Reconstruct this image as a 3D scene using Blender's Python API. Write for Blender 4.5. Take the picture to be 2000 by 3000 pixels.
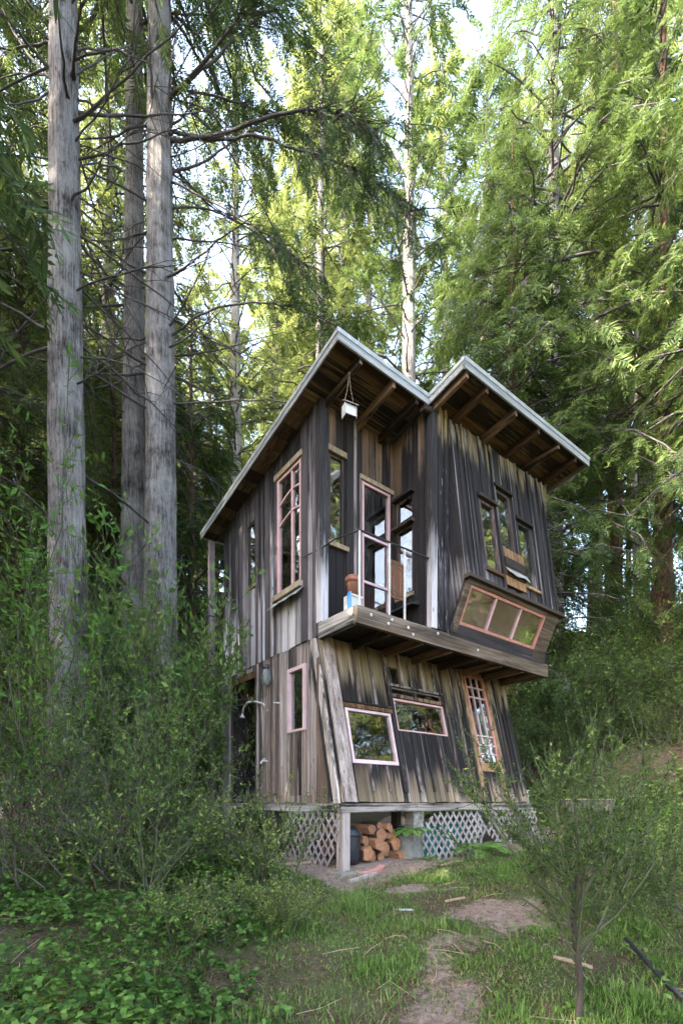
import bpy, bmesh, math, random
import numpy as np
from mathutils import Vector, Matrix, noise as mnoise

# ------------------------------------------------------------------ camera, sky, sun, exposure
for o in list(bpy.data.objects): bpy.data.objects.remove(o)
S = bpy.context.scene
C = S.collection
R = math.radians
EYE = 1.6                      # height of the lens
FPX = 1440.0                   # focal length in photo pixels (2000 wide)
HOR = 2350.0                   # row of the horizon in the photo (shift lens, level camera)
camd = bpy.data.cameras.new('camera'); cam = bpy.data.objects.new('camera', camd); C.objects.link(cam)
cam.location = (0, 0, EYE); cam.rotation_euler = (R(90), 0, 0)
camd.sensor_fit = 'HORIZONTAL'; camd.sensor_width = 24.0; camd.lens = FPX / 2000 * 24.0
camd.shift_y = (HOR - 1500) / 2000.0
camd.clip_end = 600; camd.clip_start = 0.05
S.camera = cam
SUN_EL, SUN_AZ = R(46), R(-118)        # azimuth clockwise from +Y (north): from the left, a little behind the camera
W = bpy.data.worlds.new('World'); S.world = W; W.use_nodes = True
nt = W.node_tree; nt.nodes.clear()
sky = nt.nodes.new('ShaderNodeTexSky'); sky.sky_type = 'NISHITA'; sky.sun_disc = False
sky.sun_elevation = SUN_EL; sky.sun_rotation = SUN_AZ; sky.air_density = 1.0; sky.dust_density = 3.0; sky.ozone_density = 1.0
bg = nt.nodes.new('ShaderNodeBackground'); bg.inputs[1].default_value = 0.15
wo = nt.nodes.new('ShaderNodeOutputWorld')
nt.links.new(sky.outputs[0], bg.inputs[0]); nt.links.new(bg.outputs[0], wo.inputs[0])
sl = bpy.data.lights.new('sun', 'SUN'); sl.energy = 2.0; sl.angle = R(0.5); sl.color = (1.0, 0.94, 0.84)
so = bpy.data.objects.new('sun', sl); C.objects.link(so)
sdir = Vector((math.sin(SUN_AZ) * math.cos(SUN_EL), math.cos(SUN_AZ) * math.cos(SUN_EL), math.sin(SUN_EL)))
so.rotation_euler = (-sdir).to_track_quat('-Z', 'Y').to_euler(); so.location = (0, 0, 60)
S.view_settings.view_transform = 'Standard'; S.view_settings.look = 'None'
S.view_settings.gamma = 1.0; S.view_settings.use_curve_mapping = False
S.view_settings.exposure = 3.95
S.view_settings.use_white_balance = True; S.view_settings.white_balance_temperature = 7200; S.view_settings.white_balance_tint = 10
S.render.engine = 'CYCLES'
S.cycles.max_bounces = 5; S.cycles.transparent_max_bounces = 6
S.cycles.diffuse_bounces = 2; S.cycles.glossy_bounces = 2; S.cycles.transmission_bounces = 3
S.cycles.use_adaptive_sampling = True; S.cycles.adaptive_threshold = 0.025
S.cycles.caustics_reflective = False; S.cycles.caustics_refractive = False

# ------------------------------------------------------------------ helpers
def at(px, py, Y):
    return Vector(((px - 1000) / FPX * Y, Y, EYE + (HOR - py) / FPX * Y))
def sstep(x, a, b):
    t = np.clip((x - a) / (b - a), 0, 1); return t * t * (3 - 2 * t)
def ground(x, y):
    x = np.asarray(x, float); y = np.asarray(y, float)
    zc = -1.5 + .135 * (np.clip(y, 1.2, 7.6) - 3.3)
    d = .75 * x + .66 * y - 10.0
    sp = np.where(d > 8, d, np.log1p(np.exp(np.clip(d * 1.5, -30, 12))) / 1.5)
    zc = zc + 34 * (1 - np.exp(-.62 * sp / 34))
    zc = zc + .38 * sstep(-x - .6, 0, 3.2) * sstep(y, 1.5, 5)
    zc = zc + .05 * np.sin(x * 1.7 + .6 * y) * np.sin(y * 1.3 - .4 * x) + .025 * np.sin(x * 4.1 + 1) * np.sin(y * 3.7)
    return zc + EYE
def gz(x, y): return float(ground(x, y))

def tag(o, label=None, cat=None, group=None, kind=None):
    if label: o['label'] = label
    if cat: o['category'] = cat
    if group: o['group'] = group
    if kind: o['kind'] = kind
    return o
def empty(name, loc=(0, 0, 0), rz=0.0, parent=None):
    o = bpy.data.objects.new(name, None); C.objects.link(o); o.empty_display_size = .2
    o.location = loc; o.rotation_euler = (0, 0, rz)
    if parent: o.parent = parent
    return o
def link(name, me, mat=None, parent=None):
    o = bpy.data.objects.new(name, me); C.objects.link(o)
    if mat is not None and len(me.materials) == 0:
        for m in (mat if isinstance(mat, (list, tuple)) else [mat]): me.materials.append(m)
    if parent: o.parent = parent
    return o
def npmesh(name, V, F, smooth=False, midx=None):
    """V (n,3), F (m,k) with one k"""
    V = np.ascontiguousarray(V, np.float32); F = np.ascontiguousarray(F, np.int32)
    me = bpy.data.meshes.new(name); m, k = F.shape
    me.vertices.add(len(V)); me.vertices.foreach_set('co', V.ravel())
    me.loops.add(m * k); me.loops.foreach_set('vertex_index', F.ravel())
    me.polygons.add(m); me.polygons.foreach_set('loop_start', np.arange(0, m * k, k, dtype=np.int32))
    me.polygons.foreach_set('loop_total', np.full(m, k, np.int32))
    if smooth: me.polygons.foreach_set('use_smooth', np.ones(m, bool))
    if midx is not None: me.polygons.foreach_set('material_index', np.asarray(midx, np.int32))
    me.update(calc_edges=True); return me
def pymesh(name, V, F, smooth=False):
    me = bpy.data.meshes.new(name); me.from_pydata([tuple(v) for v in V], [], F)
    if smooth:
        for p in me.polygons: p.use_smooth = True
    me.update(); return me
BOXF = [(0, 3, 2, 1), (4, 5, 6, 7), (0, 1, 5, 4), (1, 2, 6, 5), (2, 3, 7, 6), (3, 0, 4, 7)]
class MB:
    def __init__(s): s.v = []; s.f = []
    def hexa(s, q0, q1):
        n = len(s.v); s.v += [tuple(p) for p in q0] + [tuple(p) for p in q1]
        s.f += [tuple(i + n for i in f) for f in BOXF]; return s
    def box(s, x0, x1, y0, y1, z0, z1):
        return s.hexa([(x0, y0, z0), (x1, y0, z0), (x1, y1, z0), (x0, y1, z0)], [(x0, y0, z1), (x1, y0, z1), (x1, y1, z1), (x0, y1, z1)])
    def tube(s, pts, r, n=8, cap=True):
        pts = [Vector(p) for p in pts]
        rr = r if isinstance(r, (list, tuple)) else [r] * len(pts)
        V, F = tubes_np(np.array([[tuple(p) for p in pts]]), np.array([rr]), n)
        b = len(s.v); s.v += [tuple(v) for v in V]; s.f += [tuple(int(i) + b for i in f) for f in F]
        if cap:
            k = len(pts); s.f.append(tuple(b + i for i in reversed(range(n)))); s.f.append(tuple(b + (k - 1) * n + i for i in range(n)))
        return s
    def lathe(s, prof, c=(0, 0, 0), n=20):
        b = len(s.v)
        for r, z in prof:
            for i in range(n):
                a = 2 * math.pi * i / n; s.v.append((c[0] + r * math.cos(a), c[1] + r * math.sin(a), c[2] + z))
        for k in range(len(prof) - 1):
            for i in range(n):
                j = (i + 1) % n; s.f.append((b + k * n + i, b + k * n + j, b + (k + 1) * n + j, b + (k + 1) * n + i))
        s.f.append(tuple(b + i for i in reversed(range(n)))); s.f.append(tuple(b + (len(prof) - 1) * n + i for i in range(n)))
        return s
    def build(s, name, mat, parent=None, smooth=False):
        return link(name, pymesh(name, s.v, s.f, smooth), mat, parent)
def tubes_np(P, Rr, n=4):
    """P (m,k,3) polylines, Rr (m,k) radii -> quads"""
    P = np.asarray(P, float); Rr = np.asarray(Rr, float); m, k, _ = P.shape
    T = np.gradient(P, axis=1); T /= np.linalg.norm(T, axis=2, keepdims=True) + 1e-9
    ref = np.where(np.abs(T[:, :1, 2:3]) > .9, np.array([[[1., 0, 0]]]), np.array([[[0, 0, 1.]]]))
    A = np.cross(T, np.broadcast_to(ref, T.shape)); A /= np.linalg.norm(A, axis=2, keepdims=True) + 1e-9
    B = np.cross(T, A)
    an = np.arange(n) * 2 * np.pi / n
    V = P[:, :, None, :] + Rr[:, :, None, None] * (np.cos(an)[None, None, :, None] * A[:, :, None, :] + np.sin(an)[None, None, :, None] * B[:, :, None, :])
    idx = np.arange(m * k * n).reshape(m, k, n)
    a = idx[:, :-1, :]; b = np.roll(a, -1, axis=2); d = idx[:, 1:, :]; c = np.roll(d, -1, axis=2)
    return V.reshape(-1, 3), np.stack([a, b, c, d], -1).reshape(-1, 4)
def unit(v): return v / (np.linalg.norm(v, axis=-1, keepdims=True) + 1e-9)
def leaf_quads(P, D, Sd, L, Wd, bend=0.0):
    """rhomb leaves"""
    L = np.broadcast_to(np.asarray(L, float), (len(P),))[:, None]; Wd = np.broadcast_to(np.asarray(Wd, float), (len(P),))[:, None]
    Nn = np.cross(D, Sd)
    V = np.stack([P, P + D * L * .45 + Sd * Wd * .5 + Nn * bend * L, P + D * L, P + D * L * .45 - Sd * Wd * .5 + Nn * bend * L], 1).reshape(-1, 3)
    return V, np.arange(len(P) * 4).reshape(-1, 4)

# ------------------------------------------------------------------ materials
def newmat(name):
    m = bpy.data.materials.new(name); m.use_nodes = True; m.node_tree.nodes.clear(); return m, m.node_tree
def nd(t, typ, ins=None, **kw):
    n = t.nodes.new(typ)
    for k, v in kw.items(): setattr(n, k, v)
    if ins:
        for k, v in ins.items():
            s = n.inputs[k]
            if hasattr(v, 'links') or isinstance(v, bpy.types.NodeSocket): t.links.new(v, s)
            else: s.default_value = v
    return n
def ramp(t, fac, stops, interp='LINEAR'):
    r = nd(t, 'ShaderNodeValToRGB', {0: fac}); r.color_ramp.interpolation = interp
    e = r.color_ramp.elements
    while len(e) < len(stops): e.new(0.5)
    for q, (p, c) in zip(e, stops):
        q.position = p; q.color = c if len(c) == 4 else (*c, 1)
    return r.outputs[0]
def math_(t, op, a, b=0.0, c=None, clamp=False):
    n = nd(t, 'ShaderNodeMath', {0: a, 1: b}, operation=op, use_clamp=clamp)
    if c is not None: n.inputs[2].default_value = c
    return n.outputs[0]
def mixc(t, f, a, b, mode='MIX'):
    n = nd(t, 'ShaderNodeMix', data_type='RGBA', blend_type=mode)
    for i, v in ((0, f), (6, a), (7, b)):
        if isinstance(v, bpy.types.NodeSocket): t.links.new(v, n.inputs[i])
        else: n.inputs[i].default_value = v if not isinstance(v, tuple) or len(v) == 4 else (*v, 1)
    return n.outputs[2]
def out(t, sh):
    o = nd(t, 'ShaderNodeOutputMaterial', {0: sh}); return o
def noise(t, vec, scale, detail=5, rough=.6, dist=0.0):
    return nd(t, 'ShaderNodeTexNoise', {'Vector': vec, 'Scale': scale, 'Detail': detail, 'Roughness': rough, 'Distortion': dist}).outputs[0]
def mapping(t, vec, sc, off=None):
    n = nd(t, 'ShaderNodeMapping', {'Vector': vec, 'Scale': sc})
    if off is not None: t.links.new(off, n.inputs['Location'])
    return n.outputs[0]

def simple(name, col, rough=.6, metal=0.0, var=.25, scale=9.0, bump=.15, col2=None):
    m, t = newmat(name)
    tc = nd(t, 'ShaderNodeTexCoord').outputs['Object']
    n1 = noise(t, tc, scale, 6, .65)
    n2 = noise(t, tc, scale * 5, 4, .6)
    c2 = col2 or tuple(c * (1 - var) for c in col)
    c = mixc(t, ramp(t, n1, [(.35, (0, 0, 0)), (.65, (1, 1, 1))]), c2, col)
    c = mixc(t, math_(t, 'MULTIPLY', n2, .35), c, tuple(x * .55 for x in col))
    b = nd(t, 'ShaderNodeBump', {'Height': n2, 'Strength': bump, 'Distance': .02})
    p = nd(t, 'ShaderNodeBsdfPrincipled', {'Base Color': c, 'Roughness': rough, 'Metallic': metal, 'Normal': b.outputs[0]})
    out(t, p.outputs[0]); return m

CABIN = empty('cabin', (0, 7.0, EYE), math.atan2(1440, 1870))
def wood(name, cols, stain=.5, zprof=None, axis=2, coord=None, rvar=.8, lich=None, char=(.0042, .0038, .005), streak=.0, lean=0.0):
    """weathered plank: cols dark->light, stain = share of black weathering, zprof = [(z, amount)] of it in cabin height"""
    m, t = newmat(name)
    tc = nd(t, 'ShaderNodeTexCoord', object=coord or CABIN).outputs['Object']
    if lean:        # the grain follows boards that lean with the wall
        sp_ = nd(t, 'ShaderNodeSeparateXYZ', {0: tc}); tc = nd(t, 'ShaderNodeCombineXYZ', {0: sp_.outputs[0], 1: math_(t, 'SUBTRACT', sp_.outputs[1], math_(t, 'MULTIPLY', sp_.outputs[2], lean)), 2: sp_.outputs[2]}).outputs[0]
    rnd = nd(t, 'ShaderNodeObjectInfo').outputs['Random']
    off = nd(t, 'ShaderNodeCombineXYZ', {0: math_(t, 'MULTIPLY', rnd, 37.0), 1: math_(t, 'MULTIPLY', rnd, 53.0), 2: math_(t, 'MULTIPLY', rnd, 91.0)}).outputs[0]
    def sc(a, b): return tuple(b if i == axis else a for i in range(3))
    g = noise(t, mapping(t, tc, sc(16, .8), off), 1, 6, .62, .4)
    f = noise(t, mapping(t, tc, sc(95, 2.2), off), 1, 4, .7)
    b = noise(t, mapping(t, tc, sc(4.5, .75)), 1, 5, .65, .6)
    b2 = noise(t, mapping(t, tc, sc(22, .55), off), 1, 4, .6, .3)
    kn = nd(t, 'ShaderNodeTexVoronoi', {'Vector': mapping(t, tc, sc(7.5, 2.6), off), 'Scale': 1.0, 'Randomness': 1.0}).outputs['Distance']
    v = math_(t, 'ADD', math_(t, 'MULTIPLY', g, .9), math_(t, 'MULTIPLY', f, .45))
    v = math_(t, 'ADD', v, math_(t, 'MULTIPLY', math_(t, 'SUBTRACT', rnd, .5), rvar))
    n = len(cols)
    col = ramp(t, math_(t, 'SUBTRACT', v, .2), [(.22 + .5 * i / (n - 1), c) for i, c in enumerate(cols)])
    # brown islands in the grey
    if lich:
        zz = nd(t, 'ShaderNodeSeparateXYZ', {0: tc}).outputs[2]
        lz = ramp(t, math_(t, 'DIVIDE', zz, 7.0), [(z / 7.0, (a, a, a)) for z, a in lich[1]])
        lm = math_(t, 'MULTIPLY', lz, ramp(t, math_(t, 'ADD', math_(t, 'MULTIPLY', b, .5), math_(t, 'MULTIPLY', b2, .5)), [(.33, (.1, .1, .1)), (.6, (1, 1, 1))]))
        col = mixc(t, lm, col, mixc(t, g, tuple(x * .45 for x in lich[0]), lich[0]))
    sm = math_(t, 'ADD', math_(t, 'MULTIPLY', b, .6), math_(t, 'MULTIPLY', b2, .55))
    sm = math_(t, 'ADD', sm, math_(t, 'MULTIPLY', math_(t, 'SUBTRACT', rnd, .5), .55))
    if zprof:
        zz = nd(t, 'ShaderNodeSeparateXYZ', {0: tc}).outputs[2]
        zr = ramp(t, math_(t, 'DIVIDE', zz, 7.0), [(z / 7.0, (a, a, a)) for z, a in zprof])
        sm = math_(t, 'ADD', sm, math_(t, 'SUBTRACT', zr, .5))
    sm = ramp(t, sm, [(.86 - stain * .55, (0, 0, 0)), (.99 - stain * .45, (1, 1, 1))])
    sm = math_(t, 'MULTIPLY', sm, math_(t, 'ADD', .74, math_(t, 'MULTIPLY', f, .45)), clamp=True)
    dk = mixc(t, ramp(t, f, [(.45, (0, 0, 0)), (.75, (1, 1, 1))]), char, tuple(c * 4.0 for c in char))
    col = mixc(t, sm, col, dk)
    kf = ramp(t, kn, [(.05, (1, 1, 1)), (.13, (0, 0, 0))])
    col = mixc(t, math_(t, 'MULTIPLY', kf, .7), col, (.035, .025, .022))
    if streak:      # pale splinters where the weathered skin is off
        st = ramp(t, noise(t, mapping(t, tc, sc(34, .28), off), 1, 3, .5), [(.63, (0, 0, 0)), (.72, (1, 1, 1))])
        col = mixc(t, math_(t, 'MULTIPLY', st, streak), col, (.42, .40, .42))
    hgt = math_(t, 'ADD', math_(t, 'MULTIPLY', f, .6), math_(t, 'MULTIPLY', g, .8))
    bp = nd(t, 'ShaderNodeBump', {'Height': hgt, 'Strength': .55, 'Distance': .012})
    p = nd(t, 'ShaderNodeBsdfPrincipled', {'Base Color': col, 'Roughness': .82, 'Normal': bp.outputs[0]})
    p.inputs['Specular IOR Level'].default_value = .3
    out(t, p.outputs[0]); return m
GREY = [(.050, .044, .052), (.155, .14, .15), (.29, .27, .285), (.47, .445, .455)]
BROWN = [(.045, .028, .022), (.14, .090, .068), (.25, .175, .14), (.38, .29, .25)]
M = {}
M['wood_grey'] = wood('wood_grey', [(.07, .06, .066), (.20, .185, .20), (.36, .34, .365), (.55, .53, .56)], .72, [(2.5, .04), (3.0, .18), (3.7, .38), (4.4, .52), (5.2, .66), (6.2, .70)])
M['wood_grey_low'] = wood('wood_grey_low', [(.07, .055, .053), (.20, .165, .16), (.35, .305, .30), (.50, .46, .455)], .40, [(0, .45), (1.2, .45), (2.6, .52)], lich=((.30, .20, .14), [(0, .8), (.6, .55), (1.6, .3), (2.5, .2)]))
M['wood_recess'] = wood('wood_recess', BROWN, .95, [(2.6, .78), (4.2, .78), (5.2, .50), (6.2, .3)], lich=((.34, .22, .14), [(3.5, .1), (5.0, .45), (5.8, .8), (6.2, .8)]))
M['wood_black'] = wood('wood_black', GREY, 1.0, [(2.6, .75), (3.40, .40), (3.75, .50), (4.3, .74), (5.4, .82), (5.75, .44), (6.2, .15)], streak=.6, lean=.1308, lich=((.34, .26, .12), [(5.2, 0), (5.65, .8), (6.2, 1)]))
M['wood_front'] = wood('wood_front', [(.06, .04, .03), (.19, .13, .10), (.33, .25, .20), (.48, .39, .33)], .92, [(0, .20), (.30, .42), (.7, .76), (1.5, .76), (1.95, .40), (2.5, .08)], streak=.5, lean=.2372, lich=((.36, .29, .17), [(0, .5), (.3, .2), (1.5, .1), (2.1, .85), (2.6, .9)]))
M['wood_batten'] = wood('wood_batten', [(.05, .036, .034), (.14, .105, .095), (.25, .20, .19), (.38, .33, .32)], .66, [(0, .4), (.9, .55), (1.6, .5), (2.2, .3), (2.6, .3), (3.4, .25), (4.5, .5), (5.6, .3)])
M['wood_pale'] = wood('wood_pale', [(.10, .075, .065), (.25, .20, .185), (.40, .34, .32), (.52, .46, .44)], .26)
M['wood_soffit'] = wood('wood_soffit', [(.035, .018, .010), (.11, .062, .032), (.20, .125, .068), (.29, .195, .12)], .5, axis=0, rvar=.7)
M['wood_rafter'] = wood('wood_rafter', [(.045, .026, .018), (.12, .07, .045), (.20, .125, .085), (.27, .18, .13)], .35, axis=1)
M['wood_trim'] = wood('wood_trim', [(.06, .03, .014), (.17, .09, .042), (.27, .155, .08), (.35, .22, .13)], .35)
M['wood_beam'] = wood('wood_beam', [(.035, .025, .019), (.10, .072, .052), (.19, .145, .11), (.30, .25, .205)], .58, axis=0, streak=.25)
M['wood_beam_side'] = wood('wood_beam_side', [(.06, .05, .045), (.17, .15, .135), (.28, .26, .25), (.37, .35, .34)], .35, axis=1)
M['wood_fascia'] = wood('wood_fascia', [(.10, .105, .105), (.19, .20, .205), (.29, .305, .315), (.40, .42, .43)], .25, axis=0, char=(.06, .07, .05), rvar=.15)
M['wood_fascia_side'] = wood('wood_fascia_side', [(.10, .105, .105), (.2, .21, .215), (.30, .31, .32), (.40, .42, .43)], .25, axis=1, char=(.03, .035, .03), rvar=.15)
M['wood_sill'] = wood('wood_sill', [(.06, .045, .038), (.15, .12, .10), (.24, .20, .175), (.33, .285, .26)], .2, axis=0)
M['wood_apron'] = wood('wood_apron', GREY, .95, axis=0)
M['wood_dark'] = wood('wood_dark', [(.012, .009, .007), (.03, .02, .015), (.05, .035, .027), (.07, .05, .04)], .3)
M['pink'] = simple('pink_paint', (.66, .40, .41), .6, 0, .3, 6, .25, (.52, .33, .34))
M['pink_pale'] = simple('pale_pink_paint', (.68, .50, .53), .6, 0, .25, 5, .25, (.54, .38, .41))
M['coral'] = simple('coral_paint', (.62, .27, .22), .55, 0, .3, 6, .2)
M['red_panel'] = simple('red_panel', (.16, .035, .028), .35, 0, .4, 4, .1)
M['white_metal'] = simple('white_painted_metal', (.62, .62, .63), .45, .0, .3, 14, .1)
M['dark_metal'] = simple('dark_metal', (.06, .065, .07), .5, .6, .4, 12, .1)
M['zinc'] = simple('zinc_flashing', (.42, .44, .45), .5, .35, .35, 7, .25, (.24, .26, .27))
M['roofing'] = simple('roofing_felt', (.10, .105, .105), .9, 0, .4, 6, .4)
M['terracotta'] = simple('terracotta', (.24, .095, .055), .8, 0, .35, 9, .2)
M['blue_paint'] = simple('blue_paint', (.05, .22, .48), .6, 0, .4, 12, .2, (.10, .33, .52))
M['brown_pipe'] = simple('brown_pipe', (.23, .185, .20), .5, .2, .25, 4, .1)
M['stone'] = simple('stone', (.27, .26, .24), .9, 0, .4, 5, .6)
M['teal'] = simple('teal_plastic', (.02, .25, .22), .5, 0, .3, 5, .1)
M['black_plastic'] = simple('black_plastic', (.022, .026, .034), .45, 0, .4, 7, .15)
M['white_box'] = simple('white_box', (.6, .62, .62), .5, 0, .25, 6, .1)
M['log_end'] = simple('split_wood', (.46, .22, .12), .9, 0, .35, 22, .8, (.22, .10, .055))
M['log_bark'] = simple('log_bark', (.10, .06, .045), .95, 0, .5, 16, .8)
M['lattice'] = simple('lattice_wood', (.36, .32, .32), .85, 0, .45, 6, .3, (.22, .19, .19))
M['dry_wood'] = simple('dry_wood', (.42, .30, .22), .85, 0, .4, 10, .3)
M['pink_board'] = simple('pink_board', (.52, .25, .21), .8, 0, .4, 7, .2)
M['curtain'] = simple('curtain_cloth', (.44, .40, .38), .9, 0, .3, 5, .1)
M['red_cloth'] = simple('red_cloth', (.34, .08, .07), .9, 0, .35, 12, .2)
M['rope'] = simple('rope', (.30, .24, .16), .9, 0, .3, 20, .2)

def glass(name, refl=.23, tint=(.72, .74, .72), rough=.015, body=.0):
    m, t = newmat(name)
    tc = nd(t, 'ShaderNodeTexCoord', object=CABIN).outputs['Object']
    bp = nd(t, 'ShaderNodeBump', {'Height': noise(t, tc, 2.2, 2, .5), 'Strength': .10, 'Distance': .05})
    fc = nd(t, 'ShaderNodeLayerWeight', {'Blend': .5, 'Normal': bp.outputs[0]}).outputs['Facing']
    fr = math_(t, 'ADD', refl, math_(t, 'MULTIPLY', math_(t, 'POWER', fc, 4.0), .9), clamp=True)
    g = nd(t, 'ShaderNodeBsdfGlossy', {'Color': (1, 1, 1, 1), 'Roughness': rough, 'Normal': bp.outputs[0]})
    tr = nd(t, 'ShaderNodeBsdfTransparent', {'Color': (*tint, 1)})
    mx = nd(t, 'ShaderNodeMixShader', {0: fr, 1: tr.outputs[0], 2: g.outputs[0]})
    dirt = nd(t, 'ShaderNodeBsdfDiffuse', {'Color': (.4, .4, .37, 1)})
    dn = math_(t, 'MULTIPLY', ramp(t, noise(t, tc, 5, 5, .7), [(.45, (0, 0, 0)), (.8, (1, 1, 1))]), .10)
    mx2 = nd(t, 'ShaderNodeMixShader', {0: dn, 1: mx.outputs[0], 2: dirt.outputs[0]})
    out(t, mx2.outputs[0]); return m
M['glass'] = glass('window_glass')

def leaf(name, c_dark, c_mid, c_light, trans=.45, rough=.5, spec=.35, tcol=None):
    m, t = newmat(name)
    ri = nd(t, 'ShaderNodeNewGeometry').outputs['Random Per Island']
    oi = nd(t, 'ShaderNodeObjectInfo').outputs['Random']
    tc = nd(t, 'ShaderNodeTexCoord').outputs['Object']
    cl = noise(t, tc, 1.1, 3, .6)  # random clump tone; dark clumps also stand in for shade in dense foliage
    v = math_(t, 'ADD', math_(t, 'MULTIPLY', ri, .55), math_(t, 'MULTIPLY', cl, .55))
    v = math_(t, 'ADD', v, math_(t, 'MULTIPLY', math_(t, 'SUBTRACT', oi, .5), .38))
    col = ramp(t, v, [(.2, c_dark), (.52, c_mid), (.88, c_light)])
    p = nd(t, 'ShaderNodeBsdfPrincipled', {'Base Color': col, 'Roughness': rough})
    p.inputs['Specular IOR Level'].default_value = spec * .35
    tcl = mixc(t, .6, col, tcol or tuple(min(1, c * 1.6) for c in c_light), 'MIX')
    tr = nd(t, 'ShaderNodeBsdfTranslucent', {'Color': tcl})
    mx = nd(t, 'ShaderNodeMixShader', {0: trans, 1: p.outputs[0], 2: tr.outputs[0]})
    out(t, mx.outputs[0]); return m
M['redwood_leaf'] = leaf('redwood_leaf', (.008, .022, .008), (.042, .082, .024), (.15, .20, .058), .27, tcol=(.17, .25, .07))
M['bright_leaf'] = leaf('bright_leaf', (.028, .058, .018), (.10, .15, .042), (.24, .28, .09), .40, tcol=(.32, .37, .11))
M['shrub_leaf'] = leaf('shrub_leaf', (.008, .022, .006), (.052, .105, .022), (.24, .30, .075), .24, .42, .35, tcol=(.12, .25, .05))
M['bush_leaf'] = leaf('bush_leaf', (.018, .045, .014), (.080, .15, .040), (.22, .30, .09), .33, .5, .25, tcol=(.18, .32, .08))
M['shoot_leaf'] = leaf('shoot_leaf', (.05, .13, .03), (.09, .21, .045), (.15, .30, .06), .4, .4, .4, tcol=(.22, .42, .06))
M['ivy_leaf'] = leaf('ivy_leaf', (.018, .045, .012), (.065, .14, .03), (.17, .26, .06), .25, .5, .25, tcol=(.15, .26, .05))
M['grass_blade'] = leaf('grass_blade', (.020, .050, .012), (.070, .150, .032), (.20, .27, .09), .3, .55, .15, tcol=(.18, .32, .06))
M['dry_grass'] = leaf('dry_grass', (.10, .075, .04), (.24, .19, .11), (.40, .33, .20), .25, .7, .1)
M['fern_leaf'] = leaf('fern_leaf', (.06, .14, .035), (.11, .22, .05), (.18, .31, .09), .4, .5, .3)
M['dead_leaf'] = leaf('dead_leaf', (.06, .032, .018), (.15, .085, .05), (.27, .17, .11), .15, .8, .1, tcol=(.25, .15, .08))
M['sapling_bark'] = simple('sapling_bark', (.045, .036, .030), .9, 0, .5, 30, .6)
M['twig'] = simple('twig_bark', (.10, .085, .07), .9, 0, .5, 18, .3)
M['green_twig'] = simple('green_twig', (.075, .085, .045), .8, 0, .5, 10, .3)
M['limb'] = simple('limb_bark', (.085, .075, .075), .95, 0, .5, 10, .5)

def bark(name, cols, scale=1.0):
    m, t = newmat(name)
    tc = nd(t, 'ShaderNodeTexCoord').outputs['Object']
    g = noise(t, mapping(t, tc, (26 * scale, 26 * scale, 1.6 * scale)), 1, 9, .72, 1.1)
    f = noise(t, mapping(t, tc, (75 * scale, 75 * scale, 9 * scale)), 1, 6, .75, .6)
    b = noise(t, tc, 1.6, 6, .66)
    h = noise(t, mapping(t, tc, (11, 11, 6.5)), 1, 5, .65, 1.6)
    fl = noise(t, mapping(t, tc, (34, 34, 13)), 1, 4, .6, .8)
    v = math_(t, 'ADD', math_(t, 'MULTIPLY', g, .75), math_(t, 'MULTIPLY', f, .4))
    v = math_(t, 'ADD', v, math_(t, 'MULTIPLY', math_(t, 'SUBTRACT', b, .5), .7))
    col = ramp(t, v, [(.40, cols[0]), (.49, cols[1]), (.60, cols[2]), (.78, cols[3])])
    col = mixc(t, ramp(t, h, [(.62, (0, 0, 0)), (.72, (.85, .85, .85))]), col, cols[0])
    col = mixc(t, ramp(t, fl, [(.62, (0, 0, 0)), (.70, (.8, .8, .8))]), col, tuple(c * .8 for c in cols[0]))
    hh = math_(t, 'ADD', g, math_(t, 'MULTIPLY', f, .6))
    bp = nd(t, 'ShaderNodeBump', {'Height': hh, 'Strength': 1.0, 'Distance': .07})
    p = nd(t, 'ShaderNodeBsdfPrincipled', {'Base Color': col, 'Roughness': .92, 'Normal': bp.outputs[0]})
    p.inputs['Specular IOR Level'].default_value = .1
    out(t, p.outputs[0]); return m
M['bark_grey'] = bark('grey_redwood_bark', [(.028, .022, .020), (.15, .135, .132), (.31, .288, .287), (.47, .445, .445)])
M['bark_pale'] = bark('pale_bark', [(.09, .075, .07), (.23, .205, .19), (.36, .335, .31), (.47, .445, .42)], .6)
M['bark_red'] = bark('red_bark', [(.035, .018, .013), (.10, .055, .04), (.17, .10, .075), (.25, .16, .13)], .7)

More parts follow.
